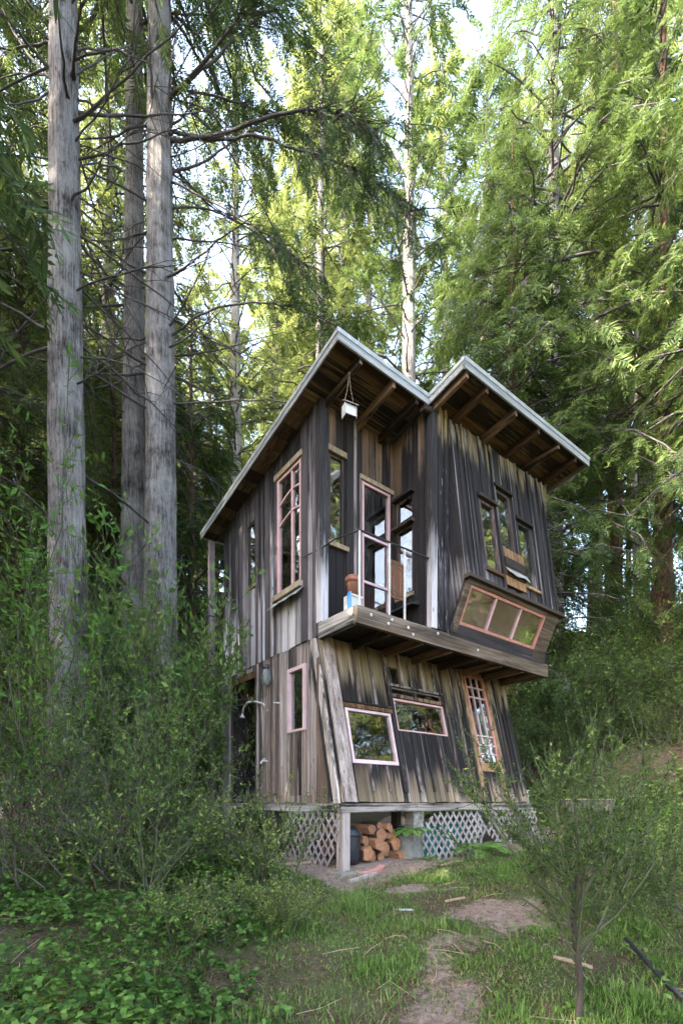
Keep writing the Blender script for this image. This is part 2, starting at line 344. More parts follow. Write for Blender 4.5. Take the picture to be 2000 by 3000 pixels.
# ------------------------------------------------------------------ ground
PATH = np.array([(.55, 2.2), (.62, 3.2), (.85, 3.9), (1.05, 4.6), (1.75, 5.2), (2.3, 5.6)])
def path_dist(x, y):
    x = np.asarray(x, float); y = np.asarray(y, float); d = np.full(x.shape, 99.0)
    for (x0, y0), (x1, y1) in zip(PATH[:-1], PATH[1:]):
        L2 = (x1 - x0) ** 2 + (y1 - y0) ** 2
        u = np.clip(((x - x0) * (x1 - x0) + (y - y0) * (y1 - y0)) / L2, 0, 1)
        d = np.minimum(d, np.hypot(x - x0 - u * (x1 - x0), y - y0 - u * (y1 - y0)))
    return d
CA, SA = math.cos(CABIN.rotation_euler.z), math.sin(CABIN.rotation_euler.z)
def to_cabin(x, y):
    dx = x; dy = y - 7.0
    return dx * CA + dy * SA, -dx * SA + dy * CA
def ground_mat():
    m, t = newmat('forest_floor')
    tc = nd(t, 'ShaderNodeTexCoord').outputs['Object']
    at_ = nd(t, 'ShaderNodeAttribute', attribute_name='bare').outputs['Fac']
    n1 = noise(t, tc, 1.3, 6, .65); n2 = noise(t, tc, 14, 6, .7); n3 = noise(t, tc, 70, 4, .7)
    dirt = ramp(t, math_(t, 'ADD', math_(t, 'MULTIPLY', n2, .6), math_(t, 'MULTIPLY', n3, .4)), [(.3, (.09, .062, .052)), (.5, (.21, .155, .135)), (.68, (.32, .255, .23)), (.8, (.42, .36, .33))])
    litter = ramp(t, math_(t, 'ADD', math_(t, 'MULTIPLY', n2, .5), math_(t, 'MULTIPLY', n3, .5)), [(.3, (.020, .016, .011)), (.5, (.072, .054, .036)), (.7, (.17, .13, .09))])
    moss = ramp(t, n3, [(.3, (.025, .045, .016)), (.7, (.09, .13, .045))])
    c = mixc(t, ramp(t, n1, [(.46, (0, 0, 0)), (.62, (.7, .7, .7))]), litter, moss)
    f = math_(t, 'ADD', at_, math_(t, 'MULTIPLY', math_(t, 'SUBTRACT', n2, .5), .8), clamp=True)
    c = mixc(t, ramp(t, f, [(.3, (0, 0, 0)), (.6, (1, 1, 1))]), c, dirt)
    bp = nd(t, 'ShaderNodeBump', {'Height': math_(t, 'ADD', n2, math_(t, 'MULTIPLY', n3, .5)), 'Strength': .8, 'Distance': .04})
    p = nd(t, 'ShaderNodeBsdfPrincipled', {'Base Color': c, 'Roughness': .95, 'Normal': bp.outputs[0]})
    p.inputs['Specular IOR Level'].default_value = .1
    out(t, p.outputs[0]); return m
def axis_grid(lo, hi, near_lo, near_hi, fine, n_out):
    g = np.arange(near_lo, near_hi, fine)
    a = near_lo - np.geomspace(fine, near_lo - lo, n_out)[::-1]; b = near_hi + np.geomspace(fine * .2, hi - near_hi, n_out)
    return np.concatenate([a, g, b])
def bare_mask(x, y):
    s, t_ = to_cabin(x, y)
    wob = .5 * np.sin(x * 3.1 + 2 * np.sin(y * 2.3)) * np.sin(y * 3.7 + 1) + .3 * np.sin(x * 8.3 + 1.2 * np.sin(y * 7.1)) * np.sin(y * 6.7 + 2 * np.sin(x * 3))
    b = (1 - sstep(path_dist(x, y) + .30 * wob, .03, .42)) * .62
    b = np.maximum(b, .95 * (1 - sstep(np.hypot((x - 1.75) / 1.25, (y - 5.35) / .55) + .35 * wob, .35, 1.0)))
    b = np.maximum(b, .9 * (1 - sstep(np.hypot((x - .95) / .8, (y - 6.3) / .3) + .35 * wob, .4, 1.0)))
    b = b * (.55 + .45 * sstep(np.sin(x * 5.1 + 1.5 * np.sin(y * 4.2)) * np.sin(y * 4.9 + np.sin(x * 3.3)), -.5, .3))
    hd = np.where(t_ < .1, -t_, 0)                       # strip in front of the cabin
    b = np.maximum(b, np.where((s > -.5) & (s < 5.6), 1 - sstep(hd, .25, .95), 0) * (t_ < 5))
    b = np.maximum(b, sstep(.75 * x + .66 * y, 11.0, 12.0) * (1 - sstep(.75 * x + .66 * y, 13.8, 15.5)) * .28)
    return b
xs = axis_grid(-150, 150, -8, 12, .16, 26); ys = axis_grid(-120, 260, 0, 18, .16, 28)
GX, GY = np.meshgrid(xs, ys); GZ = ground(GX, GY)
V = np.stack([GX, GY, GZ], -1).reshape(-1, 3)
ny, nx = GX.shape; idx = np.arange(ny * nx).reshape(ny, nx)
F = np.stack([idx[:-1, :-1], idx[:-1, 1:], idx[1:, 1:], idx[1:, :-1]], -1).reshape(-1, 4)
me = npmesh('ground', V, F, True)
a = me.attributes.new('bare', 'FLOAT', 'POINT'); a.data.foreach_set('value', bare_mask(V[:, 0], V[:, 1]).astype(np.float32))
tag(link('ground', me, ground_mat()), kind='structure')

# ------------------------------------------------------------------ cabin
rng = random.Random(11)
X_, Y_, Z_ = Vector((1, 0, 0)), Vector((0, 1, 0)), Vector((0, 0, 1))
class Frame:
    """wall plane in cabin space: O origin, A along the wall, B up the wall, N outward"""
    def __init__(s, O, A, B): s.O = Vector(O); s.A = Vector(A).normalized(); s.B = Vector(B).normalized(); s.N = s.A.cross(s.B).normalized()
    def p(s, a, b, n=0): return s.O + s.A * a + s.B * b + s.N * n
    def quad(s, a0, a1, b00, b01, b10, b11, n0, n1, skew=0):
        """bottom b00..b01 (at a0,a1), top b10..b11"""
        return MB().hexa([s.p(a0, b00, n0), s.p(a1, b01, n0), s.p(a1, b01, n1), s.p(a0, b00, n1)], [s.p(a0 + skew, b10, n0), s.p(a1 + skew, b11, n0), s.p(a1 + skew, b11, n1), s.p(a0 + skew, b10, n1)])
    def box(s, a0, a1, b0, b1, n0, n1): return s.quad(a0, a1, b0, b0, b1, b1, n0, n1)
def fn(v): return v if callable(v) else (lambda a: v)
def planked(fr, edges, b0, b1, openings, mat, batten=None, bmat=None, ragged=0.0, label=None, skin=.022):
    """a wall part (inner sheathing with the openings left out) and its single planks as children"""
    b0, b1 = fn(b0), fn(b1); cuts = []
    sheath = MB()
    spans = []
    for x0, x1 in zip(edges[:-1], edges[1:]):
        mid = (x0 + x1) / 2; segs = [(None, None)]
        ops = sorted([(o[2], o[3]) for o in openings if o[0] - 1e-4 <= mid <= o[1] + 1e-4])
        lo = None
        res = []
        for o0, o1 in ops: res.append((lo, o0)); lo = o1
        res.append((lo, None)); spans.append((x0, x1, res))
        for s0, s1 in res:
            l0, l1 = (b0(x0), b0(x1)) if s0 is None else (s0, s0)
            h0, h1 = (b1(x0), b1(x1)) if s1 is None else (s1, s1)
            if max(h0 - l0, h1 - l1) < .02: continue
            h0 = max(h0, l0 + .003); h1 = max(h1, l1 + .003)
            sheath.v and None
            q = fr.quad(x0, x1, l0, l1, h0, h1, -.05, -.008)
            n = len(sheath.v); sheath.v += q.v; sheath.f += [tuple(i + n for i in f) for f in q.f]
            cuts.append((x0, x1, l0, l1, h0, h1, s0 is None))
    w = sheath.build('wall', M['wood_dark'], CABIN)
    if label: w['label'] = label
    for x0, x1, l0, l1, h0, h1, low in cuts:
        g = rng.uniform(.003, .008); d = rng.uniform(-.004, .016)
        dl = rng.uniform(-ragged, ragged) if low else 0
        q = fr.quad(x0 + g, x1 - g, l0 + dl, l1 + dl + rng.uniform(-.3, .3) * ragged, h0, h1, -.004 + d * .3, skin + d)
        q.build('plank', mat(x0) if callable(mat) else mat, w)
    if batten:
        for x, wd, lo_, hi_ in batten:
            for (x0, x1, res) in spans:
                if x0 - 1e-6 <= x < x1:
                    for s0, s1 in res:
                        l = max(b0(x) if s0 is None else s0, lo_ if lo_ is not None else -9); h = min(b1(x) if s1 is None else s1, hi_ if hi_ is not None else 99)
                        if h - l < .12: continue
                        tl = rng.uniform(-.006, .006); wd2 = wd * rng.uniform(.8, 1.15)
                        fr.quad(x - wd2 / 2, x + wd2 / 2, l, l, h - .004, h - .004, skin + .011, skin + .034 + rng.uniform(-.004, .008), tl).build('batten', bmat or M['wood_batten'], w)
                    break
    return w
def split(a, b, w, jit=.25, must=()):
    pts = sorted(set([a, b] + [m for m in must if a < m < b])); outp = [a]
    for p, q in zip(pts[:-1], pts[1:]):
        n = max(1, round((q - p) / w)); ws = [1 + rng.uniform(-jit, jit) for _ in range(n)]; tot = sum(ws); c = p
        for k in ws[:-1]: c += (q - p) * k / tot; outp.append(c)
        outp.append(q)
    return outp
def window(fr, a0, a1, b0, b1, fmat, fw=.04, depth=.05, n0=-.03, vm=(), hm=(), mw=.02, mmat=None, name='window', pane_n=-.005, gl=None, segs=None, bottom=None):
    """frame mesh (part) with panes and glazing bars as its children"""
    m = MB(); n1 = n0 + depth; bw = bottom or fw
    for q in (fr.box(a0, a0 + fw, b0, b1, n0, n1), fr.box(a1 - fw, a1, b0, b1, n0, n1), fr.box(a0 + fw, a1 - fw, b1 - fw, b1, n0, n1 - .002), fr.box(a0 + fw, a1 - fw, b0, b0 + bw, n0, n1 - .002)):
        k = len(m.v); m.v += q.v; m.f += [tuple(i + k for i in f) for f in q.f]
    w = m.build(name, fmat, CABIN)
    A0, A1, B0, B1 = a0 + fw, a1 - fw, b0 + bw, b1 - fw
    va = [A0] + sorted(vm) + [A1]; hb = [B0] + sorted(hm) + [B1]
    for x in vm: fr.box(x - mw / 2, x + mw / 2, B0, B1, n0 + .008, n1 - .006).build('glazing_bar', mmat or fmat, w)
    for y in hm:
        for x0, x1 in zip(va[:-1], va[1:]):
            e0 = mw / 2 if x0 != A0 else 0; e1 = mw / 2 if x1 != A1 else 0
            fr.box(x0 + e0, x1 - e1, y - mw / 2, y + mw / 2, n0 + .008, n1 - .008).build('glazing_bar', mmat or fmat, w)
    for x0, x1 in zip(va[:-1], va[1:]):
        for y0, y1 in zip(hb[:-1], hb[1:]):
            tw = rng.uniform(-.0012, .0012)
            q = fr.box(x0, x1, y0, y1, pane_n - .003, pane_n + .001)
            q.build('pane', gl or M['glass'], w)
    return w
def piece(name, mb, mat, parent=CABIN): return mb.build(name, mat, parent)

TOPZ = lambda s, t: 6.24 - .14 * (t + .38) + .03 * max(0, s - 1.41)
UNDER = lambda s, t: TOPZ(s, t) - .075
# walls -----------------------------------------------------------------
FL = Frame((0, 0, 0), (0, -1, 0), (0, 0, 1))          # left side wall, a = -t
BAT = .60 / 2.53; KB = math.hypot(.6, 2.53) / 2.53
FF = Frame((0, 0, 0), (1, 0, 0), (0, .6, 2.53))       # lower front, leaning back
FR = Frame((0, .53, 0), (1, 0, 0), (0, 0, 1))         # wall behind the balcony
FS = Frame((1.5, 0, 0), (0, -1, 0), (0, 0, 1))        # side of the projecting room
FP = Frame((0, -.366, 0), (1, 0, 0), (0, 0, 1))       # front plane of the projecting room
FV = Frame((0, -.706, 3.5), (1, 0, 0), (0, .34, 2.6)) # flared wall
FB = Frame((0, -.366, 2.73), (1, 0, 0), (0, -.34, .77))  # canted bay window
def rooftop_left(a): return UNDER(0, -a) - .005
# upper left wall
ops = [(-1.76, -1.01, 3.49, 5.47), (-2.86, -2.56, 4.02, 5.18)]
planked(FL, split(-3.92, -.53, .165, .3, (-2.86, -2.56, -1.76, -1.01)), 2.51, rooftop_left, ops, M['wood_grey'],
        batten=[(-3.6, .05, None, None), (-3.28, .06, None, None), (-2.98, .05, None, None), (-2.36, .055, None, None), (-2.2, .04, None, None), (-1.9, .07, None, None)], bmat=M['wood_grey'], ragged=.008, label='silvery grey plank wall of the upper floor')
piece('corner_post', MB().hexa([(-.045, .44, 2.70), (.09, .44, 2.70), (.09, .57, 2.70), (-.045, .57, 2.70)], [(-.045, .44, 6.05), (.09, .44, 6.05), (.09, .57, 6.04), (-.045, .57, 6.04)]), M['wood_grey'])
piece('corner_board', FL.box(-.66, -.575, 2.50, 6.02, .03, .055), M['wood_grey'])
# lower left wall
lowtop = lambda a: min(2.505, max(.03, -a / BAT - .02))
ops = [(-1.41, -.88, 1.13, 2.17), (-3.55, -2.58, -.2, 2.42)]
planked(FL, split(-3.92, -.02, .13, .3, (-3.55, -2.58, -1.41, -.88, -.6)), -.02, lowtop, ops, M['wood_grey_low'],
        batten=[(-2.45, .05, .1, None), (-2.28, .05, .1, None), (-2.12, .05, .1, None), (-1.78, .05, .1, None), (-1.6, .05, .1, None), (-1.28, .045, .1, 1.12), (-1.16, .045, .1, 1.12), (-1.03, .045, .1, 1.12), (-.78, .05, .1, None), (-.7, .04, .1, None), (-.52, .05, .1, None)], bmat=M['wood_grey_low'], ragged=.015, skin=.012, label='brown grey plank wall of the lower floor')
# slanting corner boards
piece('corner_board', MB().hexa([(-.045, .0, -.02), (-.012, .0, -.02), (-.012, .13, -.02), (-.045, .13, -.02)], [(-.045, .595, 2.49), (-.012, .595, 2.49), (-.012, .72, 2.49), (-.045, .72, 2.49)]), M['wood_pale'])
piece('corner_board', MB().hexa([(-.05, .15, .0), (-.014, .15, .0), (-.014, .21, .0), (-.05, .21, .0)], [(-.05, .74, 2.49), (-.014, .74, 2.49), (-.014, .79, 2.49), (-.05, .79, 2.49)]), M['wood_batten'])
# alcove in the lower left wall
al = MB().box(.9, .95, 2.55, 3.6, -.02, 2.5).build('alcove_wall', M['wood_dark'], CABIN)
for z in np.arange(0, 2.45, .2): MB().box(.875, .899, 2.58, 3.55, z + .004, z + .196).build('plank', M['wood_front'], al)
MB().box(.05, .9, 3.551, 3.58, 0, 2.5).build('alcove_side', M['wood_front'], al); MB().box(.05, .9, 2.545, 2.575, 0, 2.5).build('alcove_side', M['wood_front'], al)
piece('alcove_rail', MB().box(-.01, .05, 2.60, 3.55, 2.30, 2.41), M['wood_trim']); piece('alcove_rail', MB().box(.1, .15, 2.60, 3.55, 1.92, 2.02), M['wood_front'])
piece('corner_post', MB().box(-.06, .06, 3.60, 3.95, -1.3, 2.5), M['wood_grey'])
# windows on the left wall
w = window(FL, -1.755, -1.015, 3.50, 5.46, M['pink'], .045, .06, -.03, vm=(-1.30,), mw=.03)
for base, rise in ((5.02, .10), (4.67, .10)):
    pts = [FL.p(-1.70 + .63 * k / 10, base + rise * math.sin(math.pi * min(1, k / 10 * .78 + .0)) - (.0), .005) for k in range(11)]
    mb = MB()
    for p, q in zip(pts[:-1], pts[1:]):
        mb.hexa([p + FL.B * -.014 - FL.N * .012, q + FL.B * -.014 - FL.N * .012, q + FL.B * -.014 + FL.N * .012, p + FL.B * -.014 + FL.N * .012], [p + FL.B * .014 - FL.N * .012, q + FL.B * .014 - FL.N * .012, q + FL.B * .014 + FL.N * .012, p + FL.B * .014 + FL.N * .012])
    mb.build('arched_bar', M['pink'], w)
FL.box(-1.83, -.95, 3.40, 3.488, -.01, .10).build('sill', M['wood_front'], w)
FL.box(-1.82, -.96, 5.474, 5.56, -.0, .06).build('head_board', M['wood_front'], w)
fl = MB(); n = 9
for k in range(n):
    a0 = -1.84 + .92 * k / n; a1 = -1.84 + .92 * (k + 1) / n; d0 = .012 * math.sin(k * 1.9); d1 = .012 * math.sin((k + 1) * 1.9)
    fl.hexa([FL.p(a0, 3.24 + d0, .19), FL.p(a1, 3.24 + d1, .19), FL.p(a1, 3.246 + d1, .192), FL.p(a0, 3.246 + d0, .192)], [FL.p(a0, 3.392, .035), FL.p(a1, 3.392, .035), FL.p(a1, 3.398, .038), FL.p(a0, 3.398, .038)])
fl.build('flashing', M['zinc'], w)
w = window(FL, -2.858, -2.562, 4.02, 5.18, M['wood_dark'], .035, .05, -.03)
FL.box(-2.89, -2.53, 3.95, 4.018, -.0, .05).build('sill', M['wood_front'], w)
w = window(FL, -1.408, -.882, 1.13, 2.17, M['pink_pale'], .06, .07, -.02, bottom=.035)
# lower front wall ---------------------------------------------------------
zb = lambda z: z * KB
ops = [(.30, 1.245, zb(.57), zb(1.50)), (1.345, 2.59, zb(1.16), zb(1.72)), (1.345, 2.59, zb(1.78), zb(1.91)), (1.39, 1.60, zb(1.96), zb(2.27)), (3.26, 4.09, 0, zb(2.56))]
planked(FF, split(.0, 4.74, .172, .18, (.13, .30, .62, .95, 1.245, 1.345, 1.39, 1.60, 1.98, 2.3, 2.59, 2.92, 3.26, 4.09)), -.01, zb(2.53), ops, M['wood_front'],
        batten=[(.61, .055, .15, None), (.96, .055, .15, None), (1.295, .085, .14, None), (1.65, .05, .16, None), (1.97, .05, .16, zb(1.14)), (2.3, .05, .16, zb(1.14)), (1.85, .05, 1.95, None), (2.15, .05, 1.95, None), (2.45, .05, 1.95, None), (2.67, .06, .17, None), (3.0, .06, .17, None), (3.18, .05, .17, None), (4.3, .05, .1, None), (4.55, .05, .1, None)], ragged=.012, skin=.018, label='black and tan plank wall leaning inwards')
piece('corner_board', FF.quad(.015, .235, -.015, -.015, zb(2.50), zb(2.50), .045, .075, .0), M['wood_pale'])
w = window(FF, .302, 1.243, zb(.575), zb(1.43), M['pink_pale'], .045, .06, -.03, bottom=.06)
FF.box(.27, 1.27, zb(1.435), zb(1.50), 0, .055).build('head_board', M['wood_trim'], w); FF.box(.27, 1.27, zb(1.502), zb(1.53), .02, .075).build('head_board', M['wood_front'], w)
w = window(FF, 1.347, 2.588, zb(1.165), zb(1.715), M['pink'], .038, .06, -.03, bottom=.022)
FF.box(1.33, 2.62, zb(1.722), zb(1.775), -.005, .06).build('head_board', M['wood_trim'], w)
w = window(FF, 1.347, 2.588, zb(1.78), zb(1.91), M['wood_batten'], .025, .05, -.03, vm=(1.95,), mw=.05)
FF.box(1.33, 2.62, zb(1.913), zb(1.955), .0, .06).build('head_board', M['wood_batten'], w)
w = window(FF, 1.392, 1.598, zb(1.96), zb(2.27), M['wood_dark'], .03, .05, -.03)
# garden door with a glazed sash
d = FF.box(3.28, 4.07, .0, zb(2.55), -.045, -.005).build('door', M['wood_dark'], CABIN)
for a0, a1, b0, b1 in ((3.262, 3.37, 0, zb(2.56)), (3.98, 4.088, 0, zb(2.56)), (3.372, 3.978, zb(.56), zb(.70)), (3.372, 3.978, zb(2.47), zb(2.56))):
    FF.box(a0, a1, b0, b1, 0, .05).build('door_trim', M['wood_trim'], d)
for k, (a0, a1) in enumerate(((3.373, 3.52), (3.522, 3.68), (3.682, 3.83), (3.832, 3.977))): FF.box(a0, a1, 0, zb(.557), -.004, .02).build('plank', M['wood_front'], d)
w = window(FF, 3.374, 3.976, zb(.705), zb(2.465), M['coral'], .045, .05, .0, vm=(3.58, 3.77), hm=(zb(.90), zb(1.07), zb(1.25), zb(2.02), zb(2.22)), mw=.024, mmat=M['pink_pale'], pane_n=.02)
# wall behind the balcony ---------------------------------------------------
ops = [(.14, .44, 3.97, 5.34), (.80, 1.42, 2.67, 5.17)]
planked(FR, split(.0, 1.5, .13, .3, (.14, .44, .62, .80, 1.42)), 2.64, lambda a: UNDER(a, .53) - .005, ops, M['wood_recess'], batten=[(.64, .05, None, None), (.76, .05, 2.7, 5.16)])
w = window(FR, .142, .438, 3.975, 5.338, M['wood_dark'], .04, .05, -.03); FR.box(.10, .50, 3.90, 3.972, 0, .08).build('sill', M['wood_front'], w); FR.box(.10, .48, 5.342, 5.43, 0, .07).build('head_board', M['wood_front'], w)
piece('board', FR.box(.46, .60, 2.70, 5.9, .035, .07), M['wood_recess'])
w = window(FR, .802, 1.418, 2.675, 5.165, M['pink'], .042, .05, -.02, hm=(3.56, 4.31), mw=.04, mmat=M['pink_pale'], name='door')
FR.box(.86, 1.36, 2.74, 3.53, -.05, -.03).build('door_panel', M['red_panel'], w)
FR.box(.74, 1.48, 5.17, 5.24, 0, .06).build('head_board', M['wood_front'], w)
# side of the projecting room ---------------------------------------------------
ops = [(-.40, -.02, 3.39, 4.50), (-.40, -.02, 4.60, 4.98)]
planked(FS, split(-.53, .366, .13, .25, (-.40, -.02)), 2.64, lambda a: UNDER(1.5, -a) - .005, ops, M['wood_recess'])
for b0, b1 in ((3.395, 4.498), (4.602, 4.978)):
    w = window(FS, -.398, -.022, b0, b1, M['wood_batten'], .035, .05, -.03)
    FS.box(-.44, .02, b1 + .004, b1 + .05, -.0, .12).build('head_board', M['wood_dark'], w)
FS.box(-.42, .0, 3.33, 3.388, 0, .06).build('sill', M['wood_front'], w)
piece('vent_hood', MB().hexa([FS.p(-.5, 3.12, .012), FS.p(.14, 3.12, .012), FS.p(.14, 3.10, .22), FS.p(-.5, 3.10, .22)], [FS.p(-.5, 3.24, .012), FS.p(.14, 3.24, .012), FS.p(.14, 3.115, .22), FS.p(-.5, 3.115, .22)]), M['dark_metal'])
# projecting room ---------------------------------------------------
planked(FP, [1.5, 1.60, 1.73, 1.86], 2.69, lambda a: UNDER(a, -.366) - .005, [], M['wood_black'], batten=[(1.61, .06, None, None), (1.75, .05, None, None)], bmat=M['wood_black'], label='dark vertical planks beside the flared wall')
piece('corner_post', MB().box(1.44, 1.56, -.41, -.30, 2.69, 6.12), M['wood_grey'])
planked(FP, [4.60, 4.75], 2.69, lambda a: UNDER(a, -.366) - .005, [], M['wood_black'])
ztop = 2.622
fl_b = lambda z: (z - 3.5) * ztop / 2.6
ops = [(2.40, 2.82, fl_b(3.76), fl_b(4.98)), (2.90, 3.33, fl_b(4.25), fl_b(5.36)), (3.47, 3.90, fl_b(3.77), fl_b(4.98))]
planked(FV, split(1.87, 4.61, .155, .3, (2.40, 2.82, 2.90, 3.33, 3.47, 3.90)), 0, lambda a: ztop + .02, ops, M['wood_black'],
        batten=[(1.99, .04, None, None), (2.12, .05, None, None), (2.3, .05, None, None), (2.86, .06, None, None), (3.40, .06, None, None), (3.62, .04, 1.6, None), (4.0, .05, None, None), (4.14, .05, None, None), (4.32, .05, None, None), (4.5, .05, None, None), (2.55, .04, 1.55, None), (2.7, .04, 1.55, None)], bmat=M['wood_black'], ragged=.0, label='charred black plank wall flaring outwards at its foot')
for a0, a1, z0, z1 in ((2.402, 2.818, 3.765, 4.975), (2.902, 3.328, 4.255, 5.355), (3.472, 3.898, 3.775, 4.975)):
    w = window(FV, a0, a1, fl_b(z0), fl_b(z1), M['wood_batten'], .05, .06, -.03)
    FV.box(a0 - .05, a1 + .05, fl_b(z1) + .003, fl_b(z1) + .06, 0, .09).build('head_board', M['wood_dark'], w)
    if z0 < 4: FV.box(a0 - .04, a1 + .06, fl_b(z0) - .05, fl_b(z0) - .003, 0, .07).build('sill', M['wood_trim'], w)
bx = FV.box(2.90, 3.44, fl_b(3.60), fl_b(4.24), .03, .06).build('window_box', M['wood_dark'], CABIN)
for k in range(4): FV.box(2.89, 3.46, fl_b(3.60 + .165 * k) + .004, fl_b(3.60 + .165 * (k + 1)) - .004, .061, .075 + rng.uniform(0, .02)).build('plank', M['wood_trim'] if k != 2 else M['wood_beam'], bx)
fs = MB(); n = 7
for k in range(n):
    a0 = 2.88 + .62 * k / n; a1 = 2.88 + .62 * (k + 1) / n; e0 = .018 * math.sin(k * 1.4 + 1); e1 = .018 * math.sin((k + 1) * 1.4 + 1)
    fs.hexa([FV.p(a0, fl_b(3.78) + e0, .14), FV.p(a1, fl_b(3.78) + e1, .14), FV.p(a1, fl_b(3.78) + e1 + .006, .143), FV.p(a0, fl_b(3.78) + e0 + .006, .143)], [FV.p(a0, fl_b(3.90), .08), FV.p(a1, fl_b(3.90), .08), FV.p(a1, fl_b(3.905), .085), FV.p(a0, fl_b(3.905), .085)])
fs.build('flashing', M['zinc'], bx)
for s0, s1 in ((1.862, 1.89), (4.585, 4.613)):     # cheeks closing the flare
    tri = [(-.36, 6.12), (-.70, 3.49), (-.36, 2.72)]
    MBc = MB(); MBc.v = [(s0, t_, z_) for t_, z_ in tri] + [(s1, t_, z_) for t_, z_ in tri]
    MBc.f = [(0, 1, 2), (5, 4, 3), (0, 3, 4, 1), (1, 4, 5, 2), (2, 5, 3, 0)]
    MBc.build('cheek', M['wood_black'], CABIN)
bl = math.hypot(.34, .77)
bay = MB()
for q in (FB.box(1.90, 2.0, .02, bl - .02, 0, .06), FB.box(4.17, 4.56, .02, bl - .02, 0, .05), FB.box(2.0, 4.17, bl - .09, bl - .02, 0, .058)):
    k = len(bay.v); bay.v += q.v; bay.f += [tuple(i + k for i in f) for f in q.f]
bay = bay.build('bay_casing', M['wood_beam'], CABIN)
FB.box(1.88, 4.60, -.06, .14, .0, .045).build('apron_board', M['wood_apron'], bay)
FV.box(1.84, 4.66, -.06, .0, -.02, .10).build('ledge', M['wood_beam'], bay)
window(FB, 2.002, 4.168, .145, bl - .095, M['coral'], .045, .05, -.005, vm=(2.71, 3.43), mw=.045, mmat=M['pink'], pane_n=.01)
cu_ = MB(); nfo = 40
for k in range(nfo):
    a0 = 1.95 + 2.3 * k / nfo; a1 = 1.95 + 2.3 * (k + 1) / nfo; y0 = .03 * math.sin(k * .9); y1 = .03 * math.sin((k + 1) * .9)
    cu_.hexa([(a0, -.18 + y0, 3.05), (a1, -.18 + y1, 3.05), (a1, -.17 + y1, 3.05), (a0, -.17 + y0, 3.05)], [(a0, -.38 + y0, 3.75), (a1, -.38 + y1, 3.75), (a1, -.37 + y1, 3.75), (a0, -.37 + y0, 3.75)])
piece('curtain', cu_, M['curtain'])
piece('cushion', MB().hexa([(1.98, -.24, 2.64), (4.2, -.24, 2.64), (4.2, .3, 2.64), (1.98, .3, 2.64)], [(1.98, -.26, 2.98), (4.2, -.26, 2.98), (4.2, .26, 3.04), (1.98, .26, 3.04)]), M['red_cloth'])
# plain walls at the back and on the right
FRt = Frame((4.75, 0, 0), (0, 1, 0), (0, 0, 1)); FBk = Frame((4.75, 3.92, 0), (-1, 0, 0), (0, 0, 1))
planked(FRt, split(-.366, 3.92, .2), 2.60, lambda a: UNDER(4.75, a) - .01, [], M['wood_grey'])
planked(FRt, [.61] + split(.80, 3.92, .2), -.02, 2.5, [], M['wood_grey_low'])
piece('side_board', MB().hexa([(4.70, 0, 0), (4.75, 0, 0), (4.75, .62, 0), (4.70, .62, 0)], [(4.70, .59, 2.52), (4.75, .59, 2.52), (4.75, .62, 2.52), (4.70, .62, 2.52)]), M['wood_grey_low'])
planked(FBk, split(0, 4.75, .25), -.02, lambda a: UNDER(4.75 - a, 3.92) - .01, [], M['wood_grey'])
# floors, balcony, beams -----------------------------------------------------
piece('floor', MB().box(.02, 4.73, .02, 3.9, -.13, -.03), M['wood_dark'])
piece('floor', MB().box(.03, 4.73, -.31, 3.9, 2.56, 2.635), M['wood_dark'])
for k, x in enumerate(split(.03, 1.49, .14, .1)[:-1]): piece('deck_board', MB().box(x + .004, x + .135, -.31, .52, 2.637, 2.665), M['wood_rafter'])
piece('fascia_beam', MB().box(-.03, 4.80, -.385, -.315, 2.44, 2.685), M['wood_beam'])
piece('fascia_beam', MB().box(-.05, .02, -.314, .50, 2.44, 2.68), M['wood_beam_side'])
piece('fascia_beam', MB().box(4.74, 4.80, -.314, .60, 2.44, 2.595), M['wood_beam_side'])
for x in (.62, 1.3, 1.98, 2.66, 3.34, 4.02, 4.6): piece('joist', MB().box(x, x + .05, -.314, .62, 2.42, 2.555), M['wood_rafter'])
for x, z in ((.22, 2.60), (.55, 2.55), (.62, 2.62), (.95, 2.58), (1.05, 2.50), (1.6, 2.63), (2.6, 2.56)):
    piece('bolt', MB().lathe([(.022, 0), (.022, .006), (.010, .012)], n=10), M['white_metal']).matrix_local = Matrix.Translation((x, -.386, z)) @ Matrix.Rotation(R(90), 4, 'X')
piece('sill_beam', MB().box(-.03, 4.78, -.035, .06, -.15, -.022), M['wood_sill'])
piece('sill_beam', MB().box(-.03, .06, .062, 3.92, -.15, -.022), M['wood_beam_side'])
for x0, x1, y0, y1, z0 in ((.0, .14, -.02, .12, -1.06), (1.48, 1.72, .02, .22, -1.0), (3.08, 3.27, .02, .2, -1.0), (4.55, 4.72, .02, .2, -1.1), (.0, .14, 1.9, 2.05, -1.2), (4.55, 4.72, 3.6, 3.8, -1.2), (2.2, 2.4, 3.6, 3.8, -1.2)):
    piece('post', MB().box(x0, x1, y0, y1, z0 - .25, -.152), M['wood_pale'] if x0 == 0 and y0 < 0 else M['wood_beam_side'])
piece('post_pad', MB().hexa([(-.12, -.16, -1.08), (.30, -.18, -1.08), (.30, .24, -1.08), (-.12, .22, -1.08)], [(-.10, -.14, -.995), (.28, -.16, -.995), (.28, .22, -.995), (-.10, .20, -.995)]), M['stone'])
